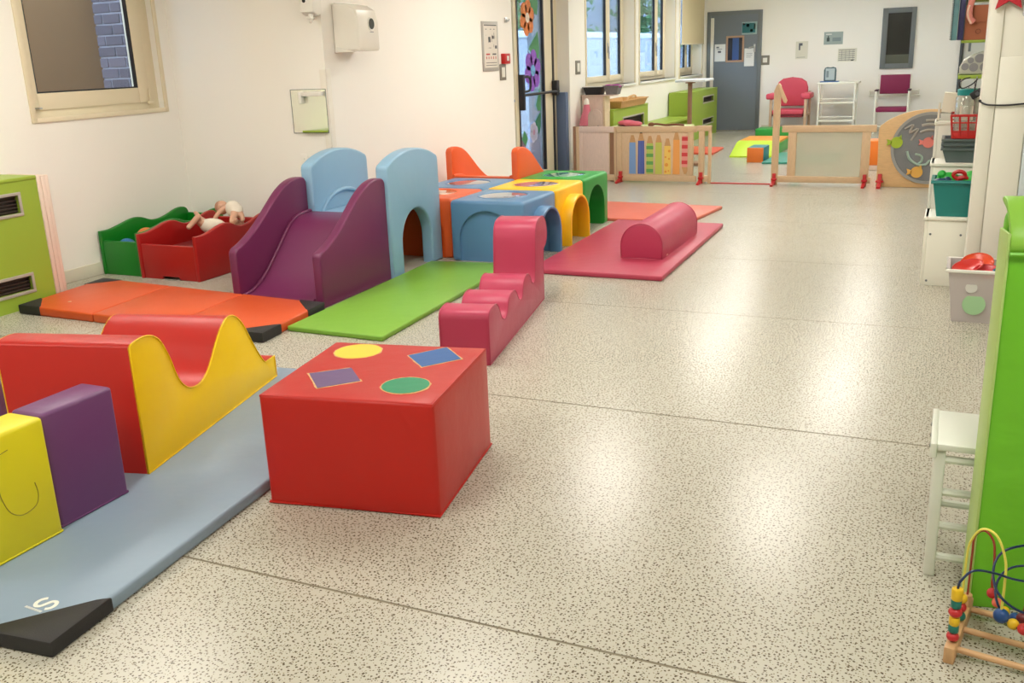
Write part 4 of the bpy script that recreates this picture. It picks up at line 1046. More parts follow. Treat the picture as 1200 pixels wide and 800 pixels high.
def animal(x, z, r, m, nm):
    bm = nb(); y = YF - 0.05
    lathe(bm, [(0, 0), (r, 0), (r, 0.014), (0, 0.014)], (x, y, z), 18, 'y')
    prism(bm, [(x - r * 0.8, z + r * 0.3), (x - r * 1.7, z + r * 0.6), (x - r * 1.5, z), (x - r * 1.7, z - r * 0.5), (x - r * 0.8, z - r * 0.3)], 'y', y, y + 0.012, 0.002)
    prism(bm, [(x + r * 0.2, z + r * 0.8), (x + r * 0.7, z + r * 1.4), (x + r * 0.8, z + r * 0.5)], 'y', y, y + 0.012, 0.002)
    o = ob(nm, bm, m, ap_, smooth=30)
    ob('eye', lathe(nb(), [(0, 0), (r * 0.15, 0), (r * 0.15, 0.004), (0, 0.004)], (x + r * 0.4, y - 0.003, z + r * 0.25), 10, 'y'), BLACKP, o)
animal(-0.535, 0.475, 0.06, plastic('slider_green', (160, 184, 50)), 'slider'); animal(-0.225, 0.475, 0.055, plastic('slider_pink', (214, 120, 110)), 'slider'); animal(-0.315, 0.165, 0.06, plastic('slider_yellow', (222, 170, 80)), 'slider')
bm = nb(); prism(bm, [(YF - 0.02, 0.0), (YF - 0.02, 0.14), (YF - 0.05, 0.14), (YF - 0.07, 0.05), (YF - 0.2, 0.02), (YF - 0.2, 0.0)], 'x', -0.70, -0.66, 0.003); bx(bm, -0.72, -0.64, YF - 0.06, YF + 0.06, 0.05, 0.07, 0.003)
ob('clamp_foot', bm, CLAMP, ap_, label='red clamp foot')
# red floor bar in the opening
tag(ob('floor_bar', bx(nb(), -2.525, -1.84, YF - 0.02, YF + 0.02, 0.0, 0.012, 0.003), CLAMP), 'thin red bar on the floor across the fence opening', 'threshold')

# ================================================================== BEHIND THE FENCE, LEFT
kc = thing('toy_kitchen', 'greyish wooden toy kitchen cabinet by the first far window', 'toy kitchen', (-4.2, 12.6, 0))
tag(kc, 'greyish pale wooden toy cabinet by the first far window', 'cabinet')
ob('cabinet_body', bx(nb(), -4.41, -4.13, 11.98, 12.19, 0, 0.975, 0.006), PALEW, kc); ob('shelf_top', bx(nb(), -4.42, -3.98, 11.96, 12.19, 0.975, 0.99, 0.003), PALEW, kc)
ob('side_edge', bx(nb(), -4.13, -4.10, 11.985, 12.185, 0, 0.975, 0.004), wood('side_light', (226, 204, 170)), kc)
bt = thing('black_tray', 'black plastic tray on top of the pale wooden toy cabinet', 'tray', (-4.25, 12.1, 0.99))
ob('tray', open_bin(nb(), (-4.27, 12.08), (0.10, 0.07), (0.125, 0.09), 0.99, 1.075), BLACKP, bt); ob('rim', tube(nb(), [(-4.4, 11.985, 1.09), (-4.14, 11.985, 1.09), (-4.14, 12.175, 1.09), (-4.4, 12.175, 1.09)], 0.006, 6, True), WHITEP, bt)
gb = thing('grey_basket', 'grey woven basket with a magenta cloth beside the black tray', 'basket', (-4.05, 12.1, 0.99))
ob('basket', open_bin(nb(), (-4.02, 12.08), (0.07, 0.07), (0.095, 0.09), 0.99, 1.09), mat('woven_grey', (120, 116, 118), 0.8, 0.3, 60), gb)
bm = nb()
for dx, dy, r in ((-0.06, 0, 0.05), (0.0, 0.03, 0.045), (0.05, -0.02, 0.05)): ball(bm, (-4.02 + dx, 12.08 + dy, 1.09), r, (1.3, 1, 0.5), 12, 8)
ob('cloth', bm, mat('magenta_cloth', (176, 70, 150), 0.8), gb, label='magenta cloth')
tr = thing('wooden_tray', 'wooden tray with a raised handle on the lime radiator cover', 'tray', (-4.2, 13.0, 0.79))
ob('tray', open_bin(nb(), (-4.2, 13.0), (0.16, 0.55), (0.19, 0.6), 0.79, 0.875), wood('tray_oak', (206, 160, 100), (6, 1, 6)), tr)
ob('handle', tube(nb(), smooth_line([(-4.05, 12.75, 0.88), (-4.05, 12.85, 0.92), (-4.05, 13.1, 0.93), (-4.05, 13.2, 0.88)], 4), 0.012, 8), wood('tray_oak', (206, 160, 100)), tr)
ch = thing('toddler_chair', 'small pale wooden chair back with a rounded top behind the fence', 'chair', (-4.1, 11.72, 0))
bp_ = [(-4.205, 0.0), (-4.195, 0.73)] + [(-4.105 + 0.09 * math.cos(math.radians(a)), 0.745 + 0.09 * math.sin(math.radians(a))) for a in range(180, -1, -15)] + [(-4.015, 0.73), (-4.005, 0.0)]
ob('backrest', prism(nb(), bp_, 'y', 11.60, 11.62, 0.004), PALEW, ch); ob('seat', bx(nb(), -4.20, -4.01, 11.62, 11.86, 0.28, 0.30, 0.004), PALEW, ch)
for x in (-4.19, -4.03): ob('leg', bx(nb(), x, x + 0.02, 11.83, 11.85, 0, 0.28), PALEW, ch)
ob('screw', lathe(nb(), [(0, 0), (0.006, 0), (0.006, 0.002), (0, 0.002)], (-4.06, 11.598, 0.63), 8, 'y'), GREYF, ch)
ph = thing('play_hat', 'pink pointed soft hat with a white tip leaning by the toy cabinet', 'hat', (-4.25, 11.9, 0.45))
ob('cone', lathe(nb(), [(0.0, 0.0), (0.1, 0.0), (0.085, 0.08), (0.05, 0.18), (0.035, 0.26)], (-4.30, 11.85, 0.62), 18), mat('pink_soft', (222, 120, 140), 0.6), ph)
ob('tip', lathe(nb(), [(0.035, 0.26), (0.03, 0.31), (0.012, 0.335), (0.0, 0.338)], (-4.30, 11.85, 0.62), 18), WHITEP, ph)
ob('stand', lathe(nb(), [(0.0, 0.0), (0.09, 0.0), (0.09, 0.02), (0.02, 0.03), (0.02, 0.62), (0, 0.62)], (-4.30, 11.85, 0.0), 14), PALEW, ph)
# pink slippers resting on a low table behind the fence
lt = thing('play_table', 'pale lime low play table just behind the pencil fence', 'table', (-3.4, 11.75, 0))
ob('tabletop', bx(nb(), -3.95, -2.95, 11.45, 12.05, 0.585, 0.61, 0.006), paint('table_lime', (206, 214, 150)), lt)
for x in (-3.93, -3.0):
    for y in (11.47, 11.99): ob('leg', bx(nb(), x, x + 0.03, y, y + 0.03, 0, 0.585), PALEW, lt)
for k, (x, y, lb) in enumerate(((-3.74, 11.78, 'pink toy slipper farther back on the play table'), (-3.60, 11.58, 'pink toy slipper in front on the play table'))):
    sh = thing('toy_slipper', lb, 'slipper', (x, y, 0.61), 0.05, 'pink toy slippers')
    ob('sole', ball(nb(), (0, 0, 0.014), 0.1, (1.25, 0.5, 0.14), 16, 8), mat('slipper_dark', (120, 40, 50), 0.6), sh, True)
    ob('upper', ball(nb(), (0, 0, 0.045), 0.1, (1.2, 0.48, 0.34), 18, 10), mat('slipper_pink', (226, 110, 130), 0.5), sh, True)
dw = thing('wooden_branch', 'knobbly brown wooden branch lying on the play table', 'branch', (-3.2, 11.7, 0.55))
ob('stick', tube(nb(), smooth_line([(-3.42, 11.62, 0.632), (-3.33, 11.64, 0.645), (-3.2, 11.66, 0.63), (-3.08, 11.63, 0.638), (-2.98, 11.66, 0.628)], 4), 0.014, 7), wood('branch', (120, 70, 44)), dw)
ob('knot', ball(nb(), (-3.38, 11.63, 0.642), 0.028, (1.5, 1, 0.9), 10, 8), wood('branch', (120, 70, 44)), dw)
# T stand with a white board
ts = thing('play_stand', 'wooden post carrying a flat white board behind the fence', 'stand', (-3.24, 13.0, 0))
ob('post', bx(nb(), -3.275, -3.222, 12.975, 13.025, 0.04, 1.08, 0.005), DARKW, ts); ob('board', bx(nb(), -3.405, -3.0, 12.8, 13.3, 1.095, 1.125, 0.006), paint('board_white', (222, 230, 236), 0.3), ts)
ob('bracket', bx(nb(), -3.30, -3.19, 12.95, 13.05, 1.075, 1.097), DARKW, ts); ob('base', bx(nb(), -3.40, -3.08, 12.85, 13.15, 0, 0.04, 0.006), DARKW, ts)
# roller blind
rb = thing('roller_blind', 'beige roller blind half drawn over the last far window', 'blind', (XC, 17.75, 1.6))
ob('fabric', bx(nb(), XC + 0.02, XC + 0.024, 17.0, 18.62, 1.61, 2.62), mat('blind_beige', (222, 208, 168), 0.8, 0.03, 3, 0.1, 4), rb, smooth=0)
ob('bottom_bar', bx(nb(), XC + 0.012, XC + 0.034, 16.99, 18.63, 1.59, 1.615, 0.004), CREAM, rb); ob('roller', tube(nb(), [(XC + 0.03, 16.98, 2.64), (XC + 0.03, 18.64, 2.64)], 0.035, 12), CREAM, rb)

# ================================================================== BACK WALL
d1 = sroot('door_1')
bm = nb(); bx(bm, -4.36, -4.29, YK - 0.03, YK, 0, 2.16, 0.003); bx(bm, -3.42, -3.345, YK - 0.03, YK, 0, 2.16, 0.003); bx(bm, -4.29, -3.42, YK - 0.03, YK, 2.09, 2.16)
ob('door_frame', bm, GREYF, d1)
dl = ob('door_leaf', bx(nb(), -4.29, -3.42, YK - 0.018, YK, 0.01, 2.09), GREYD, d1, smooth=0)
ob('finger_guard', bx(nb(), -4.29, -4.23, YK - 0.034, YK - 0.018, 0.02, 2.05, 0.004), paint('guard_cream', (222, 218, 206)), d1)
bm = nb()
for a, b, c, d in ((-4.0, -3.965, 1.25, 1.72), (-3.70, -3.665, 1.25, 1.72), (-3.965, -3.70, 1.25, 1.285), (-3.965, -3.70, 1.685, 1.72)): bx(bm, a, b, YK - 0.03, YK - 0.016, c, d, 0.003)
ob('viewing_frame', bm, wood('frame_beech', (178, 142, 116)), dl)
ob('viewing_pane', bx(nb(), -3.965, -3.70, YK - 0.022, YK - 0.016, 1.285, 1.685), mat('pane_dark', (44, 46, 54), 0.15), dl, smooth=0)
ob('blue_curtain', bx(nb(), -3.88, -3.76, YK - 0.025, YK - 0.021, 1.29, 1.68), paint('curtain_blue', (54, 84, 140)), dl, smooth=0)
bm = nb(); tube(bm, [(-3.47, YK - 0.05, 1.52), (-3.57, YK - 0.055, 1.50)], 0.01, 8); bx(bm, -3.485, -3.455, YK - 0.05, YK - 0.018, 1.42, 1.56, 0.003)
ob('handle', bm, STEEL, dl)
def notice(nm, label, x0, x1, z0, z1, m, marks, y=YK, grp=None):
    t = thing(nm, label, 'notice', ((x0 + x1) / 2, y, (z0 + z1) / 2), 0, grp)
    ob('sheet', bx(nb(), x0, x1, y - 0.004, y, z0, z1), m, t, smooth=0)
    for pts_, mm, pn in marks:
        bm = nb()
        for a, b, c, d in pts_: bx(bm, x0 + (x1 - x0) * a, x0 + (x1 - x0) * b, y - 0.0055, y - 0.0035, z0 + (z1 - z0) * c, z0 + (z1 - z0) * d)
        ob(pn, bm, mm, t, smooth=0)
    return t
PAPER = paint('paper', (226, 226, 222)); INK = paint('ink', (96, 98, 104)); YD = YK - 0.019
notice('notice', 'white paper notice taped to the grey door beside its little window', -4.21, -4.01, 1.27, 1.58, PAPER, [([(.15, .4, .78, .86), (.3, .6, .5, .62), (.2, .7, .7, .73)], INK, 'print')], YD)
notice('notice', 'white clipboard sheet hanging under the handle of the grey door', -3.655, -3.475, 1.17, 1.49, PAPER, [([(.3, .7, .96, 1.0)], STEEL, 'clip'), ([(.2, .8, .7, .72), (.2, .8, .6, .62), (.2, .7, .5, .52)], INK, 'print')], YD)
notice('door_sign', 'teal pictogram sign at the top of the grey door', -3.715, -3.44, 1.735, 1.955, paint('sign_pale', (150, 176, 176)), [([(.02, .9, .12, .9)], paint('sign_teal', (40, 108, 112)), 'panel'), ([(.05, .2, .76, .92)], WHITEP, 'white_label'), ([(.3, .48, .62, .85), (.55, .72, .2, .42), (.8, .92, .42, .85)], paint('sign_white', (206, 226, 220)), 'pictogram')], YD)
notice('notice', 'white sheet with a small dark sketch on the far wall above the red armchair', -2.735, -2.52, 1.27, 1.575, paint('paper_warm', (224, 222, 206)), [([(.25, .55, .75, .9), (.25, .38, .5, .8)], INK, 'sketch'), ([(.1, .8, .08, .1)], INK, 'print')])
notice('notice', 'grey green landscape poster high on the far wall', -2.25, -1.925, 1.5, 1.715, paint('poster_grey', (160, 174, 170)), [([(.15, .3, .25, .55), (.2, .26, .5, .7)], paint('poster_dark', (70, 84, 84)), 'figure'), ([(.45, .9, .25, .55)], paint('poster_mid', (130, 146, 148)), 'block'), ([(.1, .4, .78, .86)], PAPER, 'title')])
notice('notice', 'white printed timetable sheet on the far wall', -1.995, -1.675, 1.20, 1.425, paint('paper_warm', (224, 222, 206)), [([(.04, .9, .1 + .15 * i, .14 + .15 * i) for i in range(6)] + [(.2 * i, .2 * i + .012, .05, .9) for i in range(1, 5)], INK, 'print'), ([(.7, .85, .05, .12)], BLACKP, 'stamp')])
iw = sroot('window_5')
bm = nb()
for a, b, c, d in ((-1.28, -1.19, 1.055, 2.07), (-0.81, -0.735, 1.055, 2.07), (-1.19, -0.81, 1.055, 1.14), (-1.19, -0.81, 1.985, 2.07)): bx(bm, a, b, YK - 0.035, YK, c, d, 0.004)
ob('frame', bm, GREYF, iw)
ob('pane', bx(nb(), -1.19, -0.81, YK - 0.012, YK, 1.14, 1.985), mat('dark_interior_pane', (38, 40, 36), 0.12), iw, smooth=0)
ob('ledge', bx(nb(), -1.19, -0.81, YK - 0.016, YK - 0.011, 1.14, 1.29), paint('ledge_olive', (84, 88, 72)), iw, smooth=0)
# white panel door right of the pipe
d3 = sroot('door_3')
ob('door_leaf', bx(nb(), 0.07, 0.40, YK - 0.03, YK, 0, 2.2), paint('door_white', (214, 214, 204)), d3)
ob('grip', bx(nb(), 0.12, 0.16, YK - 0.045, YK - 0.03, 1.3, 1.55, 0.004), GREYF, d3)

# red armchair
ac = thing('armchair', 'red padded armchair with wooden frame against the far wall', 'armchair', (-2.70, 18.2, 0))
CH = mat('chair_red', (206, 74, 94), 0.5, 0.05, 8); CWd = wood('chair_ash', (196, 164, 136), (6, 6, 1))
bpf = [(-2.98, 0.46), (-2.99, 0.78), (-2.96, 0.88), (-2.88, 0.94), (-2.72, 0.965), (-2.56, 0.94), (-2.47, 0.88), (-2.44, 0.78), (-2.45, 0.46)]
ob('backrest', prism(nb(), bpf, 'y', 18.35, 18.43, 0.02, 3), CH, ac); ob('seat', bx(nb(), -2.98, -2.44, 17.88, 18.38, 0.33, 0.42, 0.025, 3), CH, ac)
ob('seat_rail', bx(nb(), -2.96, -2.46, 17.9, 18.36, 0.285, 0.33, 0.005), mat('chair_red_dark', (130, 30, 48), 0.5), ac)
for x in (-3.03, -2.43):
    ob('leg', bx(nb(), x, x + 0.045, 17.88, 17.93, 0, 0.60, 0.006), CWd, ac); ob('leg', bx(nb(), x, x + 0.045, 18.40, 18.45, 0, 0.72, 0.006), CWd, ac)
    ob('arm_rest', bx(nb(), x - 0.06, x + 0.10, 17.84, 18.38, 0.60, 0.70, 0.03, 3), CH, ac)
    ob('rail', bx(nb(), x + 0.005, x + 0.04, 17.93, 18.40, 0.30, 0.34), CWd, ac)
# white trolley with the photo frame
tl = thing('white_trolley', 'white three tier trolley against the far wall', 'trolley', (-1.88, 18.2, 0))
for x in (-2.20, -1.60):
    for y in (17.98, 18.38): ob('leg', tube(nb(), [(x, y, 0.03), (x, y, 0.87)], 0.018, 10), WHITEW, tl)
ob('top_shelf', bx(nb(), -2.24, -1.55, 17.95, 18.42, 0.84, 0.87, 0.008), WHITEW, tl)
for z in (0.53, 0.22):
    ob('shelf', bx(nb(), -2.20, -1.60, 17.97, 18.40, z - 0.02, z, 0.004), WHITEW, tl)
    ob('guard_rail', tube(nb(), [(-2.20, 17.975, z + 0.06), (-1.60, 17.975, z + 0.06)], 0.009, 8), WHITEW, tl)
for x in (-2.20, -1.60):
    for y in (17.98, 18.38): ob('caster', lathe(nb(), [(0, -0.012), (0.024, -0.012), (0.024, 0.012), (0, 0.012)], (x, y, 0.024), 12, 'x'), GREYF, tl)
pfm = thing('picture_frame', 'rounded dark framed picture standing on the white trolley', 'picture frame', (-2.05, 18.15, 0.87))
fo = [(-2.15, 0.885), (-2.155, 1.07), (-2.14, 1.11), (-2.10, 1.125), (-2.05, 1.117), (-2.0, 1.125), (-1.955, 1.11), (-1.945, 1.07), (-1.945, 0.885)]
ob('frame', prism(nb(), fo, 'y', 18.14, 18.17, 0.006), paint('frame_teal', (74, 96, 100)), pfm); ob('picture', bx(nb(), -2.125, -1.97, 18.134, 18.14, 0.905, 1.10), paint('picture_pale', (176, 190, 192)), pfm, smooth=0)
ob('figure', bx(nb(), -2.11, -2.07, 18.132, 18.135, 0.95, 1.06), paint('picture_grey', (120, 134, 140)), pfm, smooth=0)
ob('base', bx(nb(), -2.205, -1.895, 18.05, 18.25, 0.87, 0.885, 0.004), paint('base_blue', (66, 104, 160)), pfm, label='blue base')
# burgundy tubular chair
bc = thing('visitor_chair', 'burgundy chair with white tubular frame below the dark far window', 'chair', (-0.98, 18.1, 0))
BU = mat('burgundy', (128, 26, 72), 0.6, 0.05, 8)
ob('backrest', bx(nb(), -1.22, -0.74, 18.27, 18.31, 0.645, 0.965, 0.012, 3), BU, bc); ob('seat', bx(nb(), -1.235, -0.745, 17.85, 18.30, 0.36, 0.435, 0.02, 3), BU, bc)
for x in (-1.25, -0.73):
    ob('frame_side', tube(nb(), smooth_line([(x, 17.88, 0.0), (x, 17.87, 0.35), (x, 17.88, 0.66), (x, 17.95, 0.70), (x, 18.28, 0.70), (x, 18.30, 0.97)], 4), 0.015, 8), WHITEW, bc)
    ob('leg', tube(nb(), [(x, 18.28, 0.70), (x, 18.38, 0.0)], 0.015, 8), WHITEW, bc); ob('arm_rest', bx(nb(), x - 0.03, x + 0.03, 17.88, 18.22, 0.705, 0.73, 0.008), mat('arm_dark', (70, 40, 52), 0.5), bc)
ob('stretcher', tube(nb(), [(-1.25, 17.87, 0.12), (-0.73, 17.87, 0.12)], 0.012, 8), WHITEW, bc)
tr2 = thing('wall_rail', 'white two bar towel rail on the far wall behind the burgundy chair', 'rail', (-0.98, YK, 0.66))
for z in (0.60, 0.68): ob('bar', tube(nb(), [(-1.42, YK - 0.06, z), (-0.58, YK - 0.06, z)], 0.011, 8), WHITEW, tr2)
for x in (-1.40, -0.60): ob('bracket', bx(nb(), x - 0.012, x + 0.012, YK - 0.06, YK, 0.58, 0.70, 0.003), WHITEW, tr2)

# soft play pieces in the far room
rp = thing('foam_ramp', 'lime foam ramp with an orange deck behind the fence opening', 'foam block', (-2.62, 14.9, 0))
ob('slope', prism(nb(), [(13.95, 0.0), (13.95, 0.02), (14.45, 0.17), (14.6, 0.18), (14.6, 0.0)], 'x', -2.90, -2.30, 0.008), vinyl('ramp_lime', (190, 220, 40)), rp)
ob('deck', bx(nb(), -2.90, -2.30, 14.6, 15.4, 0.0, 0.18, 0.012), vinyl('ramp_orange', (226, 150, 50)), rp); ob('side', bx(nb(), -2.298, -2.285, 14.0, 15.4, 0.0, 0.15, 0.004), vinyl('ramp_green', (60, 160, 60)), rp)
gf = thing('foam_beam', 'green foam beam lying in front of the far wall beside the grey door', 'foam block', (-2.9, 17.4, 0))
ob('cover', bx(nb(), -3.12, -2.5, 17.1, 17.6, 0, 0.15, 0.02, 3), vinyl('beam_green', (50, 150, 60)), gf); ob('seam', tube(nb(), [(-3.12, 17.1, 0.006), (-2.5, 17.1, 0.006), (-2.5, 17.6, 0.006), (-3.12, 17.6, 0.006)], 0.005, 6, True), vinyl('beam_green', (50, 150, 60)), gf)
oc = thing('foam_cube', 'small foam block with an orange end and teal sides behind the fence opening', 'foam block', (-2.42, 13.6, 0))
ob('body', bx(nb(), -2.53, -2.315, 13.346, 13.80, 0, 0.195, 0.006), vinyl('cube_teal', (36, 128, 140)), oc); ob('end_panel', bx(nb(), -2.532, -2.313, 13.335, 13.347, 0.0, 0.197, 0.003), vinyl('cube_orange', (226, 120, 50)), oc, label='orange end')
mat_thing('teal foam mat on the floor behind the fence gate', [(-2.30, 13.15), (-1.4, 13.2), (-1.35, 14.5), (-2.26, 14.4)], 0.03, vinyl('teal', (64, 150, 136)))
mat_thing('coral red foam mat on the floor in front of the grey door', [(-4.0, 14.45), (-3.20, 14.25), (-3.24, 15.15), (-4.0, 15.35)], 0.03, vinyl('coral', (220, 96, 70)))
pt = thing('toy_plant', 'small toy plant in a yellow pot behind the gate post', 'toy', (-1.72, 12.6, 0))
ob('stand', bx(nb(), -1.86, -1.72, 12.55, 12.69, 0, 0.33, 0.006), vinyl('stand_teal', (64, 150, 136)), pt)
ob('pot', lathe(nb(), [(0, 0), (0.035, 0), (0.045, 0.09), (0, 0.09)], (-1.79, 12.6, 0.33), 14), plastic('pot_yellow', (224, 190, 60)), pt)
bm = nb()
for k in range(5): ball(bm, (-1.79 + 0.03 * math.cos(k * 1.3), 12.6 + 0.03 * math.sin(k * 1.3), 0.45 + 0.01 * (k % 2)), 0.028, (1, 1, 0.9), 10, 6)
ob('leaves', bm, plastic('leaf_green', (40, 130, 60)), pt)
po = thing('orange_roll', 'upright orange foam block behind the gap between gate and maze panel', 'foam block', (-0.86, 12.6, 0))
ob('cover', bx(nb(), -1.0, -0.70, 12.6, 12.9, 0.06, 0.36, 0.015, 3), vinyl('roll_orange', (240, 130, 50)), po); ob('base', bx(nb(), -1.0, -0.70, 12.6, 12.9, 0.0, 0.06, 0.004), PALEW, po)

# ================================================================== RIGHT SIDE
# stepped white shelf unit
su = thing('shelf_unit', 'white stepped shelf unit carrying the toy bins', 'shelf unit', (0.12, 6.9, 0))
SWt = WHITEW
for (ya, yb, zt) in ((6.52, 6.86, 0.44), (6.86, 7.2, 0.735), (7.2, 7.52, 0.975)):
    ob('side_board', bx(nb(), -0.112, -0.092, ya, yb, 0, zt, 0.003), SWt, su)
    ob('front_board', bx(nb(), -0.092, 0.385, ya, ya + 0.018, 0, zt - 0.02, 0.002), SWt, su)
    ob('tread', bx(nb(), -0.118, 0.39, ya - 0.012, yb, zt - 0.02, zt, 0.004), SWt, su)
ob('back_board', bx(nb(), -0.112, 0.39, 7.52, 7.54, 0, 0.975), SWt, su)
for x, z in ((-0.075, 0.03), (-0.075, 0.33), (0.10, 0.33)): ob('screw', lathe(nb(), [(0, 0), (0.007, 0), (0.007, 0.003), (0, 0.003)], (x, 6.516, z), 10, 'y'), GREYF, su)
tbm = plastic('bin_teal', (30, 124, 118)); gbm = plastic('bin_grey', (92, 104, 104))
tb_ = thing('toy_bin', 'teal plastic bin of toys on the lowest step of the white shelf', 'bin', (0.09, 6.66, 0.44), 0, 'plastic toy bins')
ob('bin', open_bin(nb(), (0.07, 6.66), (0.12, 0.115), (0.155, 0.135), 0.44, 0.655), tbm, tb_); ob('lip', tube(nb(), [(-0.097, 6.513, 0.655), (0.237, 6.513, 0.655)], 0.008, 8), tbm, tb_)
gb_ = thing('toy_bin', 'stacked grey plastic bins on the middle step of the white shelf', 'bin', (0.09, 7.02, 0.735), 0, 'plastic toy bins')
for i in range(3):
    ob('bin', open_bin(nb(), (0.10, 7.02), (0.125, 0.12), (0.15, 0.135), 0.735 + i * 0.028, 0.815 + i * 0.03), gbm, gb_)
# toys in the teal bin
def toy(nm, label, c, r, sc, m, knob):
    t = thing(nm, label, 'toy', c, 0)
    ob('body', ball(nb(), c, r, sc, 16, 10), m, t, smooth=80); ob('knob', ball(nb(), (c[0] + knob[0], c[1] + knob[1], c[2] + knob[2]), r * 0.45, (1, 1, 1), 12, 8), m, t, smooth=80)
toy('toy_animal', 'bright green rounded toy at the back of the teal bin', (0.0, 6.66, 0.655), 0.06, (1.2, 0.9, 0.8), plastic('toy_green', (40, 170, 60)), (-0.04, -0.02, 0.035))
toy('toy_animal', 'green lumpy toy beside the red rings in the teal bin', (0.145, 6.66, 0.66), 0.065, (1.2, 0.9, 0.85), plastic('toy_green2', (60, 180, 70)), (0.03, -0.02, 0.045))
toy('toy_boat', 'navy blue toy lying in front in the teal bin', (-0.035, 6.58, 0.65), 0.055, (1.1, 0.7, 0.45), plastic('toy_navy', (24, 56, 90)), (0.03, 0, 0.01))
rg = thing('toy_ring', 'red toy rings in the middle of the teal bin', 'toy', (0.075, 6.62, 0.66))
for (x, z) in ((0.085, 0.655), (0.06, 0.69)):
    ob('ring', tube(nb(), [(x + 0.034 * math.cos(k * math.pi / 8), 6.62, z + 0.022 * math.sin(k * math.pi / 8)) for k in range(16)], 0.012, 8, True), RED_P, rg)
# bin filling (what the toys rest on)
for xx, yy, zz, hx, hy, lab in ((0.07, 6.66, 0.447, 0.118, 0.112, 'crumpled blue cloth filling the teal bin under the toys'),):
    o = ob('cloth_filling', bx(nb(), -hx, hx, -hy, hy, 0, 0.155, 0.02, 2), mat('filling_blue', (30, 70, 90), 0.9), None, True); o.location = (xx, yy, zz); tag(o, lab, 'cloth')
# red basket with open slots
rbk = thing('red_basket', 'red plastic basket with open slots on top of the grey bins', 'basket', (0.12, 7.0, 0.90))
bm = nb(); z0, z1 = 0.89, 1.0
x0, x1, y0, y1 = 0.0, 0.27, 6.89, 7.15
for z, r in ((z0 + 0.006, 0.008), (z0 + 0.045, 0.006), (z0 + 0.10, 0.005), (z0 + 0.145, 0.009)): tube(bm, [(x0 - (z - z0) * 0.12, y0 - (z - z0) * 0.12, z), (x1 + (z - z0) * 0.12, y0 - (z - z0) * 0.12, z), (x1 + (z - z0) * 0.12, y1, z), (x0 - (z - z0) * 0.12, y1, z)], r, 6, True)
for k in range(7): tube(bm, [(x0 + (x1 - x0) * k / 6, y0, z0), (x0 - 0.017 + (x1 - x0 + 0.034) * k / 6, y0 - 0.017, z0 + 0.145)], 0.0065, 6)
for k in range(1, 4): tube(bm, [(x0, y0 + (y1 - y0) * k / 4, z0), (x0 - 0.017, y0 + (y1 - y0) * k / 4, z0 + 0.145)], 0.006, 6)
ob('slats', bm, RED_P, rbk, smooth=60)
ob('floor_plate', bx(nb(), x0, x1, y0, y1, z0 - 0.002, z0 + 0.006), RED_P, rbk); ob('lower_band', bx(nb(), x0 - 0.004, x1 + 0.004, y0 - 0.006, y0, z0, z0 + 0.04, 0.003), RED_P, rbk)
for zt in ():
    pass
# clear jar with teal lid inside the basket
jr = thing('storage_jar', 'clear plastic jar with a teal lid standing in the red basket', 'jar', (0.075, 7.02, 0.90))
ob('jar_wall', lathe(nb(), [(0.0, 0.0), (0.066, 0.0), (0.07, 0.01), (0.07, 0.24), (0.056, 0.265), (0.054, 0.262), (0.067, 0.236), (0.067, 0.012), (0, 0.012)], (0.07, 7.02, 0.897), 28), glass('jar_clear', (0.9, 0.93, 0.9), 0.08, 0.08, 0.22, (0.8, 0.78, 0.72)), jr)
ob('lid', lathe(nb(), [(0, 0.258), (0.062, 0.258), (0.064, 0.262), (0.064, 0.292), (0.06, 0.297), (0, 0.297)], (0.07, 7.02, 0.897), 28), plastic('lid_teal', (30, 150, 150)), jr, label='teal lid')
ob('paper_label', bx(nb(), 0.03, 0.11, 6.957, 6.962, 1.0, 1.09), paint('jar_label', (226, 216, 198)), jr, smooth=0)
# white boxes on the top step
wb = thing('paper_box', 'open white cardboard box tilted on the top step of the shelf', 'box', (-0.04, 7.3, 0.975))
tt = bx(nb(), -0.07, 0.05, -0.05, 0.05, 0.0, 0.13, 0.003); tt.transform(Matrix.Translation((-0.015, 7.34, 1.025)) @ Matrix.Rotation(math.radians(6), 4, 'Y')); ob('box', tt, paint('box_white', (236, 226, 208)), wb)
tt = bx(nb(), -0.075, 0.055, -0.055, 0.055, 0.0, 0.05, 0.003); tt.transform(Matrix.Translation((-0.01, 7.34, 0.975))); ob('lower_box', tt, paint('box_grey', (206, 204, 194)), wb)
ob('lid_flap', bx(nb(), -0.105, -0.09, 7.29, 7.39, 0.975, 1.09, 0.002), paint('box_white', (236, 226, 208)), wb)
wb2 = thing('white_box', 'second white cardboard box behind the jar on the top step', 'box', (0.12, 7.36, 0.975)); ob('box', bx(nb(), 0.06, 0.2, 7.31, 7.44, 0.975, 1.13, 0.003), paint('box_cream', (230, 222, 206)), wb2); ob('tape', bx(nb(), 0.12, 0.14, 7.308, 7.442, 0.98, 1.132), paint('tape_tan', (206, 190, 160)), wb2)
bi = thing('bristle_brush', 'dark bristled brush standing in the box behind the jar', 'brush', (0.07, 7.45, 1.0))
bm = nb()
for k in range(9): tube(bm, [(0.03 + k * 0.011, 7.46, 1.13), (0.025 + k * 0.012 + random.uniform(-.004, .004), 7.46, 1.175 + random.uniform(-.012, .012))], 0.003, 5)
ob('bristles', bm, mat('bristle', (40, 50, 60), 0.8), bi); ob('handle', bx(nb(), 0.03, 0.12, 7.45, 7.475, 0.975, 1.13, 0.004), DARKW, bi)
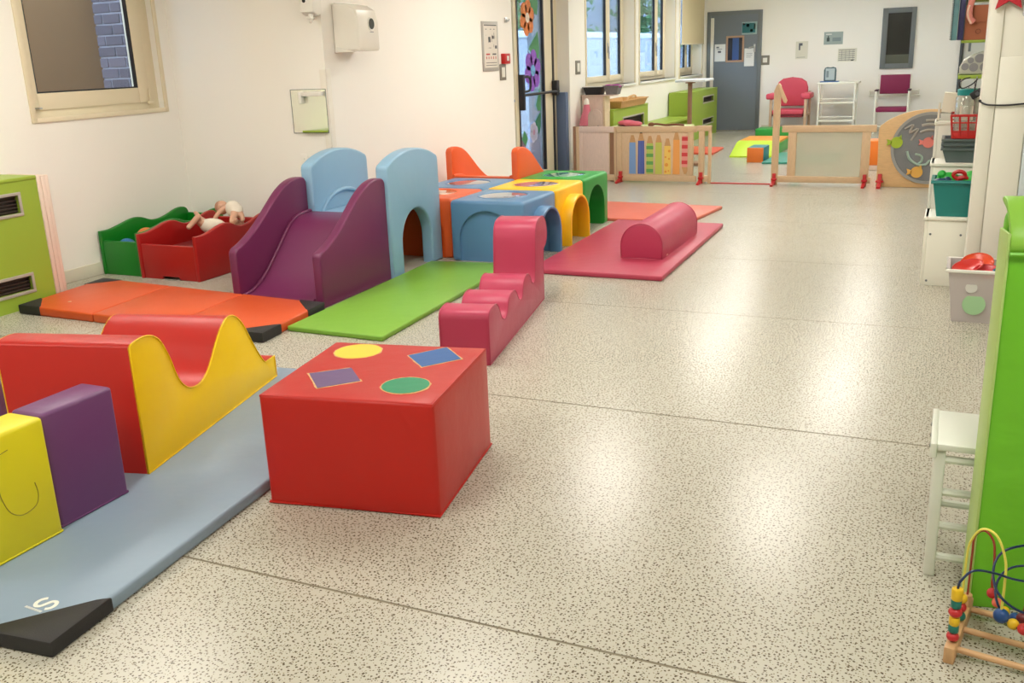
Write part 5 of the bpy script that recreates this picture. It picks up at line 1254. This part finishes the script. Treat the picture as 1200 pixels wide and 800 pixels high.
# wall shelves above with books and the radio
ws1 = thing('wall_shelf', 'lime wall shelf carrying notebooks and the brown box', 'shelf', (0.2, 7.0, 1.49), 0, 'lime wall shelves above the shelf unit'); ob('board', bx(nb(), 0.0, 0.42, 6.85, 7.2, 1.478, 1.495, 0.003), LIME, ws1); ob('bracket', bx(nb(), 0.36, 0.42, 7.0, 7.02, 1.36, 1.478), STEEL, ws1)
ws2 = thing('wall_shelf', 'lime wall shelf carrying the silver radio', 'shelf', (0.2, 7.0, 1.29), 0, 'lime wall shelves above the shelf unit'); ob('board', bx(nb(), 0.0, 0.42, 6.85, 7.2, 1.262, 1.285, 0.003), LIME, ws2); ob('bracket', bx(nb(), 0.36, 0.42, 7.0, 7.02, 1.16, 1.262), STEEL, ws2)
ws3 = thing('wall_shelf', 'short lime wall shelf above the brown box', 'shelf', (0.2, 7.0, 1.74), 0, 'lime wall shelves above the shelf unit'); ob('board', bx(nb(), 0.055, 0.42, 6.85, 7.2, 1.725, 1.75, 0.003), LIME, ws3); ob('bracket', bx(nb(), 0.36, 0.42, 7.0, 7.02, 1.62, 1.725), STEEL, ws3)
nk = thing('spiral_notebook', 'teal spiral bound notebook at the end of the wall shelf', 'notebook', (-0.06, 6.9, 1.495)); ob('cover', bx(nb(), -0.062, -0.028, 6.80, 6.98, 1.497, 1.80, 0.003), mat('note_teal', (96, 140, 146), 0.5, 0.4, 12), nk)
bm = nb()
for k in range(22): tube(bm, [(-0.062 + 0.006 * math.cos(a), 6.797, 1.505 + k * 0.0132 + 0.004 * math.sin(a)) for a in (0, 1.05, 2.1, 3.14, 4.2, 5.2)], 0.0016, 4, True)
ob('spiral', bm, BLACKP, nk)
nv = thing('navy_book', 'navy blue speckled book between spiral notebook and brown box', 'book', (-0.012, 6.9, 1.495)); ob('cover', bx(nb(), -0.026, 0.006, 6.83, 7.0, 1.497, 1.79, 0.003), mat('book_navy', (50, 48, 96), 0.5, 0.5, 40), nv); ob('pages', bx(nb(), -0.022, 0.002, 6.829, 6.99, 1.5, 1.786), PAPER, nv)
nv.children[1].location.y = 0.004
bxb = thing('brown_box', 'brown cardboard box on the wall shelf beside the navy book', 'box', (0.12, 7.0, 1.495)); ob('box', bx(nb(), 0.012, 0.24, 6.86, 7.05, 1.495, 1.70, 0.004), mat('cardboard', (172, 104, 74), 0.8, 0.08, 6), bxb)
ob('flap', bx(nb(), 0.012, 0.24, 6.853, 6.858, 1.60, 1.70, 0.002), mat('cardboard', (172, 104, 74)), bxb); ob('hand_slot', lathe(nb(), [(0.012, 0.0), (0.012, 0.003), (0.015, 0.003), (0.015, 0.0)], (0.09, 6.856, 1.545), 16, 'y'), mat('slot_dark', (120, 66, 46)), bxb)
pk = thing('pink_roll', 'pink rolled cloth hanging over the front of the brown box', 'cloth', (0.05, 6.84, 1.62)); ob('roll', tube(nb(), smooth_line([(0.075, 6.845, 1.76), (0.045, 6.83, 1.74), (0.032, 6.825, 1.68), (0.035, 6.825, 1.63), (0.06, 6.83, 1.60)], 4), [0.018] * 17, 10), mat('cloth_pink', (224, 140, 130), 0.8), pk); ob('hem', tube(nb(), smooth_line([(0.03, 6.81, 1.70), (0.022, 6.81, 1.65), (0.045, 6.815, 1.592)], 4), 0.007, 6), mat('cloth_hem', (240, 200, 180), 0.8), pk)
ra = thing('radio', 'silver radio with round speaker grilles on the lower wall shelf', 'radio', (0.1, 6.95, 1.285))
rp_ = [(0.005, 1.286), (0.003, 1.33), (0.025, 1.375), (0.07, 1.405), (0.13, 1.425), (0.30, 1.43), (0.30, 1.286)]
ob('case', prism(nb(), rp_, 'y', 6.88, 7.08, 0.012, 3), plastic('radio_silver', (186, 186, 176), 0.35), ra)
for x, z, r in ((0.035, 1.335, 0.022), (0.065, 1.372, 0.018), (0.085, 1.33, 0.026), (0.115, 1.385, 0.028), (0.145, 1.33, 0.026)):
    ob('speaker', lathe(nb(), [(0, 0), (r, 0), (r, 0.006), (0, 0.006)], (x, 6.877, z), 20, 'y'), mat('grille_grey', (140, 140, 144), 0.5, 0.2, 200), ra)
cb = thing('radio_cable', 'black power cable looping down below the radio', 'cable', (0.05, 6.86, 1.25)); ob('cord', tube(nb(), smooth_line([(0.10, 6.86, 1.275), (0.04, 6.845, 1.262), (0.012, 6.84, 1.235), (0.03, 6.84, 1.205), (0.08, 6.84, 1.225), (0.115, 6.85, 1.26)], 5), 0.004, 6), BLACKP, cb)
ob('drop', tube(nb(), smooth_line([(0.10, 6.85, 1.25), (0.105, 6.85, 1.18), (0.11, 6.85, 1.10), (0.108, 6.85, 1.05)], 4), 0.003, 6), mat('cord_grey', (110, 100, 96), 0.6), cb)
bd = thing('black_camera', 'black pocket camera hanging by the shelf above the jar', 'camera', (0.1, 6.84, 1.13))
tt = bx(nb(), -0.035, 0.035, -0.012, 0.012, -0.022, 0.022, 0.005); tt.transform(Matrix.Translation((0.115, 6.84, 1.17)) @ Matrix.Rotation(math.radians(-32), 4, 'Y')); ob('body', tt, BLACKP, bd)
ob('lens', lathe(nb(), [(0, 0), (0.012, 0), (0.012, 0.01), (0, 0.01)], (0.12, 6.82, 1.172), 14, 'y'), plastic('lens_grey', (90, 92, 96)), bd); ob('strap', tube(nb(), smooth_line([(0.10, 6.84, 1.18), (0.107, 6.845, 1.22), (0.11, 6.85, 1.27)], 3), 0.003, 5), BLACKP, bd)
sh_ = thing('strap_hook', 'steel hook plate under the lower wall shelf', 'hook', (0.13, 6.88, 1.25)); ob('hook', tube(nb(), [(0.11, 6.85, 1.262), (0.11, 6.85, 1.275)], 0.004, 6), STEEL, sh_); ob('plate', bx(nb(), 0.09, 0.13, 6.852, 6.87, 1.255, 1.262), STEEL, sh_)

# tall white cupboard
cp = thing('tall_cupboard', 'tall white cupboard standing between the toy bins and the green mat', 'cupboard', (0.3, 6.15, 0))
ob('carcass', bx(nb(), 0.128, 0.415, 6.02, 6.46, 0, 2.45, 0.004), paint('cupboard_white', (232, 230, 216), 0.5), cp)
ob('door', bx(nb(), 0.202, 0.355, 6.005, 6.02, 0.0, 1.40, 0.003), paint('cupboard_white', (232, 230, 216)), cp); ob('edge_strip', bx(nb(), 0.128, 0.198, 6.008, 6.02, 0.0, 2.45, 0.003), paint('cupboard_white', (232, 230, 216)), cp)
ob('cool_lit_side', bx(nb(), 0.36, 0.413, 6.003, 6.02, 0.05, 1.45, 0.003), paint('cool_lit_white', (206, 218, 220)), cp)  # white surface with cooler light put into its bluish colour
cc = thing('power_cable', 'thin black cord strung across the white cupboard', 'cord', (0.3, 6.0, 1.15)); ob('cord', tube(nb(), smooth_line([(0.118, 6.01, 1.172), (0.16, 5.995, 1.152), (0.25, 5.995, 1.148), (0.36, 5.995, 1.156), (0.41, 6.0, 1.16)], 5), 0.005, 6), BLACKP, cc); ob('hook', lathe(nb(), [(0, 0), (0.008, 0), (0.008, 0.012), (0, 0.012)], (0.122, 6.002, 1.172), 10, 'y'), BLACKP, cc)
# red star hanging on the cupboard
stx = thing('fabric_star', 'red padded fabric star hanging at the top of the white cupboard', 'decoration', (0.23, 5.98, 1.75))
def star(cx, cz, r, rot):
    return [(cx + (r if k % 2 == 0 else r * 0.45) * math.cos(math.radians(rot + 36 * k)), cz + (r if k % 2 == 0 else r * 0.45) * math.sin(math.radians(rot + 36 * k))) for k in range(10)]
ob('star', prism(nb(), star(0.215, 1.735, 0.11, 18), 'y', 5.975, 6.0, 0.006), mat('star_red', (190, 40, 52), 0.7), stx); ob('hanging_loop', tube(nb(), [(0.215, 5.99, 1.82), (0.215, 6.0, 2.0)], 0.004, 6), BLACKP, stx)
sx2 = thing('fabric_star', 'grey padded fabric piece hanging next to the red star', 'decoration', (0.33, 5.97, 1.75)); ob('piece', bx(nb(), 0.285, 0.42, 5.972, 5.998, 1.605, 1.9, 0.01), mat('star_grey', (190, 194, 198), 0.8), sx2); ob('hanging_loop', tube(nb(), [(0.35, 5.99, 1.9), (0.35, 6.0, 2.05)], 0.004, 6), BLACKP, sx2)

# translucent tub with dishes
tu = thing('storage_tub', 'translucent white tub of red toy dishes on the floor by the cupboard', 'tub', (0.2, 5.80, 0))
ob('tub', open_bin(nb(), (0.235, 5.80), (0.155, 0.135), (0.19, 0.165), 0.0, 0.285), glass('frosted_tub', (0.88, 0.84, 0.84), 0.3, 0.06, 0.62, (0.76, 0.70, 0.68)), tu)
ob('rim', tube(nb(), [(0.035, 5.627, 0.292), (0.435, 5.627, 0.292), (0.435, 5.973, 0.292), (0.035, 5.973, 0.292)], 0.010, 8, True), WHITEP, tu)
ob('sticker', lathe(nb(), [(0, 0), (0.058, 0), (0.058, 0.002), (0, 0.002)], (0.185, 5.649, 0.105), 28, 'y'), paint('sticker_mint', (164, 206, 156)), tu, label='large pale green round sticker')
ob('sticker', lathe(nb(), [(0, 0), (0.03, 0), (0.03, 0.002), (0, 0.002)], (0.165, 5.642, 0.20), 22, 'y'), paint('sticker_snow', (214, 214, 206)), tu, label='small white round sticker')
DISH = plastic('dish_red', (206, 44, 36), 0.3)
def dish(label, c, r, tilt, m):
    t = thing('toy_dish', label, 'toy dish', c, 0, 'toy dishes in the tub')
    M_ = Matrix.Translation(c) @ Matrix.Rotation(math.radians(tilt[0]), 4, 'X') @ Matrix.Rotation(math.radians(tilt[1]), 4, 'Y')
    b = lathe(nb(), [(0, 0), (r * 0.55, 0), (r, r * 0.32), (r, r * 0.36), (r * 0.52, r * 0.06), (0, r * 0.06)], (0, 0, 0), 24); b.transform(M_); ob('bowl', b, m, t)
    b = tube(nb(), [(r * math.cos(k * math.pi / 10), r * math.sin(k * math.pi / 10), r * 0.35) for k in range(20)], r * 0.04, 6, True); b.transform(M_); ob('rim', b, m, t)
dish('orange red toy bowl tilted at the back of the tub', (0.19, 5.86, 0.272), 0.085, (28, -8), plastic('dish_orange', (226, 76, 30), 0.3))
dish('red toy pan lying across the tub', (0.145, 5.76, 0.272), 0.08, (14, -14), DISH)
dish('pinkish red toy plate in front in the tub', (0.235, 5.715, 0.258), 0.07, (22, -2), plastic('dish_pink', (206, 52, 62), 0.3))
o = ob('tub_filling', bx(nb(), -0.13, 0.13, -0.11, 0.11, 0, 0.24, 0.02), mat('filling_mauve', (150, 96, 92), 0.8, 0.4, 12), None, True); o.location = (0.235, 5.80, 0.007); tag(o, 'jumble of muted toys filling the translucent tub below the dishes', 'toys')
tg = thing('toy_leaf', 'small blue and green toy at the edge of the tub', 'toy', (0.3, 5.74, 0.28)); ob('stem', tube(nb(), [(0.27, 5.74, 0.275), (0.33, 5.76, 0.325)], 0.012, 8), plastic('toy_blue2', (40, 100, 130)), tg); ob('leaf', ball(nb(), (0.32, 5.75, 0.29), 0.035, (1, 1, 0.6), 12, 8), plastic('toy_green3', (60, 150, 70)), tg)

# white step stool
so_ = thing('step_stool', 'small white two step stool beside the green leaning mat', 'stool', (0.2, 2.9, 0))
sw = paint('stool_white', (222, 224, 212), 0.5)
ob('top_board', bx(nb(), 0.026, 0.26, 2.735, 3.02, 0.398, 0.418, 0.005), sw, so_)
ob('edge_board', bx(nb(), 0.018, 0.036, 2.73, 3.025, 0.375, 0.42, 0.004), sw, so_)
for y, tz in ((2.745, 0.0), (2.985, 0.0)):
    for x in (0.03, 0.225):
        lg = tube(nb(), [(x + 0.012, y + (0.25 if y < 2.8 else 0.02), 0.0), (x + 0.012, y + 0.012, 0.40)], 0.014, 10) if False else bx(nb(), x, x + 0.03, y, y + 0.03, 0.0, 0.40, 0.004)
        ob('leg', lg, sw, so_)
for z, y in ((0.365, 2.76), (0.265, 2.76), (0.16, 2.76), (0.06, 2.76), (0.265, 3.0), (0.12, 3.0)):
    ob('rung', tube(nb(), [(0.045, y, z), (0.24, y, z)], 0.012, 8), sw, so_)
for z in (0.25, 0.08): ob('side_rung', tube(nb(), [(0.045, 2.76, z), (0.045, 3.0, z)], 0.011, 8), sw, so_)
for y in (2.78, 2.86, 2.95): ob('screw', lathe(nb(), [(0, 0), (0.006, 0), (0.006, 0.003), (0, 0.003)], (0.016, y, 0.395), 8, 'x'), GREYF, so_)

# green folded mat standing on edge
gm = thing('folded_mat', 'tall bright green folded foam mat standing on its edge', 'mat', (0.45, 2.5, 0))
GM = mat('vinyl_bright_green', (112, 192, 40), 0.42, 0.06, 3.0, 0.45, 4.0, 0.2, 500.0, stretch=(1, 1, 2.2))
GE = vinyl('edge_green', (176, 204, 120))
GF = Vector((0.151, 2.611)); gd = Vector((0.985, 0.17)).normalized(); gb2 = Vector((-gd.y, gd.x))
GM_W = Matrix(((gd.x, gb2.x, 0, GF.x), (gd.y, gb2.y, 0, GF.y), (0, 0, 1, 0), (0, 0, 0, 1)))   # local x along, y back, z up
def gob(nm, bm, m, **k):
    bm.transform(GM_W); return ob(nm, bm, m, gm, **k)
tt = bx(nb(), 0.0, 0.62, 0.0, 0.042, 0.0, 1.0)
bmesh.ops.subdivide_edges(tt, edges=list(tt.edges), cuts=7, use_grid_fill=True)
for v in tt.verts:
    if v.co.y < 0.001:
        a = max(0, 1 - (v.co.x / 0.31 - 1) ** 2); b = max(0, 1 - (v.co.z / 0.5 - 1) ** 2); v.co.y -= 0.012 * a * b
_bevel(tt, [e for e in tt.edges if e.calc_face_angle(0) > 0.8], 0.010, 2)
gob('front_panel', tt, GM)
bk = [(0.044, 0.0), (0.044, 1.02)] + [(0.069 - 0.025 * math.cos(math.radians(a)), 1.05 + 0.035 * math.sin(math.radians(a))) for a in range(0, 181, 20)] + [(0.094, 0.0)]
gob('back_panel', prism(nb(), bk, 'x', 0.0, 0.62, 0.012, 2), GM)
# pale end cover and the folded flap over the top
gob('end_cover', bx(nb(), -0.006, 0.002, -0.004, 0.09, 0.004, 1.04, 0.003), GE, label='pale green end strip')
fl_ = smooth_line([(0.002, 0.985), (-0.012, 1.01), (0.0, 1.045), (0.03, 1.075), (0.075, 1.11), (0.12, 1.115), (0.12, 1.10), (0.07, 1.085), (0.03, 1.05), (0.014, 1.01), (0.012, 0.985)], 3)
gob('folded_flap', prism(nb(), fl_, 'x', 0.0, 0.085, 0.006, 2), vinyl('flap_green', (140, 196, 70)))
gob('hem', tube(nb(), [(0.0, -0.012, 0.99), (0.2, -0.016, 0.992), (0.62, -0.012, 0.99)], 0.006, 6), GM)

# bead maze
bz = thing('bead_maze', 'wooden bead maze with coloured wires in front of the green folded mat', 'bead maze', (0.3, 2.45, 0))
BW = wood('maze_frame', (200, 158, 112), (8, 8, 1)); BR = wood('maze_rod', (206, 164, 118), (1, 8, 8))
ax0 = Vector((0.103, 2.315)); ax1 = Vector((0.150, 2.60))
dv = (ax1 - ax0).normalized(); dn = Vector((dv.y, -dv.x))
def P(u, w, z):
    p = ax0 + dv * u + dn * w; return (p.x, p.y, z)
MB_ = Matrix(((dn.x, dv.x, 0, ax0.x), (dn.y, dv.y, 0, ax0.y), (0, 0, 1, 0), (0, 0, 0, 1)))
def bob(nm, bm, m, **k):
    bm.transform(MB_); return ob(nm, bm, m, bz, **k)
for w in (0.0, 0.40):
    bob('end_bar', bx(nb(), w - 0.013, w + 0.013, -0.005, 0.275, 0.0, 0.046, 0.004), BW)
for u in (0.035, 0.135, 0.245): bob('rod', tube(nb(), [(0.012, u, 0.024), (0.39, u, 0.024)], 0.0085, 10), BR)
bob('wire_socket', lathe(nb(), [(0, 0.045), (0.013, 0.045), (0.012, 0.078), (0, 0.078)], (0.002, 0.225, 0), 14), BW)
def wire(nm, pts, m): return bob(nm, tube(nb(), smooth_line(pts, 6), 0.0032, 6), m, smooth=60)
WB, WY, WR = plastic('wire_navy', (22, 44, 84), 0.3), plastic('wire_yellow', (226, 216, 90), 0.3), plastic('wire_red', (150, 52, 34), 0.3)
wire('blue_wire', [(0.0, 0.03, 0.046), (0.0, 0.03, 0.19), (0.008, 0.03, 0.225), (0.03, 0.05, 0.245), (0.07, 0.08, 0.235), (0.12, 0.11, 0.215), (0.18, 0.14, 0.21), (0.24, 0.17, 0.235), (0.23, 0.20, 0.27), (0.16, 0.2, 0.28), (0.085, 0.17, 0.26), (0.065, 0.12, 0.23), (0.085, 0.07, 0.19), (0.14, 0.05, 0.165), (0.22, 0.07, 0.16), (0.30, 0.12, 0.16), (0.40, 0.14, 0.046)], WB)
wire('blue_wire', [(0.40, 0.05, 0.046), (0.38, 0.05, 0.14), (0.25, 0.06, 0.125), (0.14, 0.08, 0.10), (0.085, 0.11, 0.135), (0.075, 0.15, 0.18), (0.11, 0.19, 0.21), (0.20, 0.21, 0.215), (0.33, 0.22, 0.19), (0.40, 0.22, 0.046)], WB)
wire('yellow_wire', [(0.0, 0.135, 0.046), (0.0, 0.135, 0.22), (0.006, 0.135, 0.28), (0.03, 0.13, 0.322), (0.065, 0.12, 0.315), (0.09, 0.11, 0.26), (0.095, 0.10, 0.20), (0.095, 0.10, 0.11)], WY)
wire('red_wire', [(0.002, 0.225, 0.075), (0.002, 0.225, 0.20), (0.004, 0.225, 0.25), (0.025, 0.22, 0.275), (0.05, 0.21, 0.255), (0.058, 0.20, 0.20), (0.06, 0.19, 0.14), (0.075, 0.17, 0.105), (0.105, 0.15, 0.09), (0.135, 0.13, 0.095), (0.145, 0.12, 0.15), (0.147, 0.11, 0.24), (0.16, 0.10, 0.30)], WR)
BC = {'y': plastic('bead_yellow', (232, 190, 30)), 'g': plastic('bead_green', (24, 110, 96)), 'r': plastic('bead_red', (192, 40, 44)), 'b': plastic('bead_blue', (28, 76, 140)), 'k': plastic('bead_dark', (110, 36, 40)), 'o': plastic('bead_coral', (226, 110, 84))}
z = 0.048
for kind, c, h, r in (('s', 'r', 0.026, 0.0155), ('c', 'g', 0.020, 0.0125), ('c', 'y', 0.023, 0.0125), ('s', 'r', 0.026, 0.0165), ('c', 'g', 0.022, 0.0125), ('c', 'y', 0.032, 0.0135)):
    if kind == 'c': b = lathe(nb(), [(0, 0), (r * 0.85, 0), (r, 0.003), (r, h - 0.003), (r * 0.85, h), (0, h)], (0.0, 0.03, z), 18)
    else: b = ball(nb(), (0.0, 0.03, z + h / 2), r, (1, 1, h / 2 / r), 16, 10)
    bob('bead', b, BC[c]); z += h
z = 0.048
for c in ('g', 'r', 'y'):
    bob('bead', ball(nb(), (0.0, 0.135, z + 0.013), 0.0135, (1, 1, 1), 16, 10), BC[c]); z += 0.026
for p, r, c in (((0.0635, 0.183, 0.122), 0.014, 'r'), ((0.078, 0.168, 0.107), 0.013, 'o'), ((0.098, 0.155, 0.095), 0.013, 'y'), ((0.125, 0.137, 0.094), 0.014, 'b'), ((0.141, 0.126, 0.105), 0.014, 'k'),
                ((0.096, 0.10, 0.112), 0.019, 'b'), ((0.125, 0.09, 0.103), 0.014, 'y'), ((0.15, 0.08, 0.102), 0.015, 'r'), ((0.175, 0.075, 0.107), 0.014, 'g')):
    bob('bead', ball(nb(), p, r, (1, 1, 1), 16, 10), BC[c])
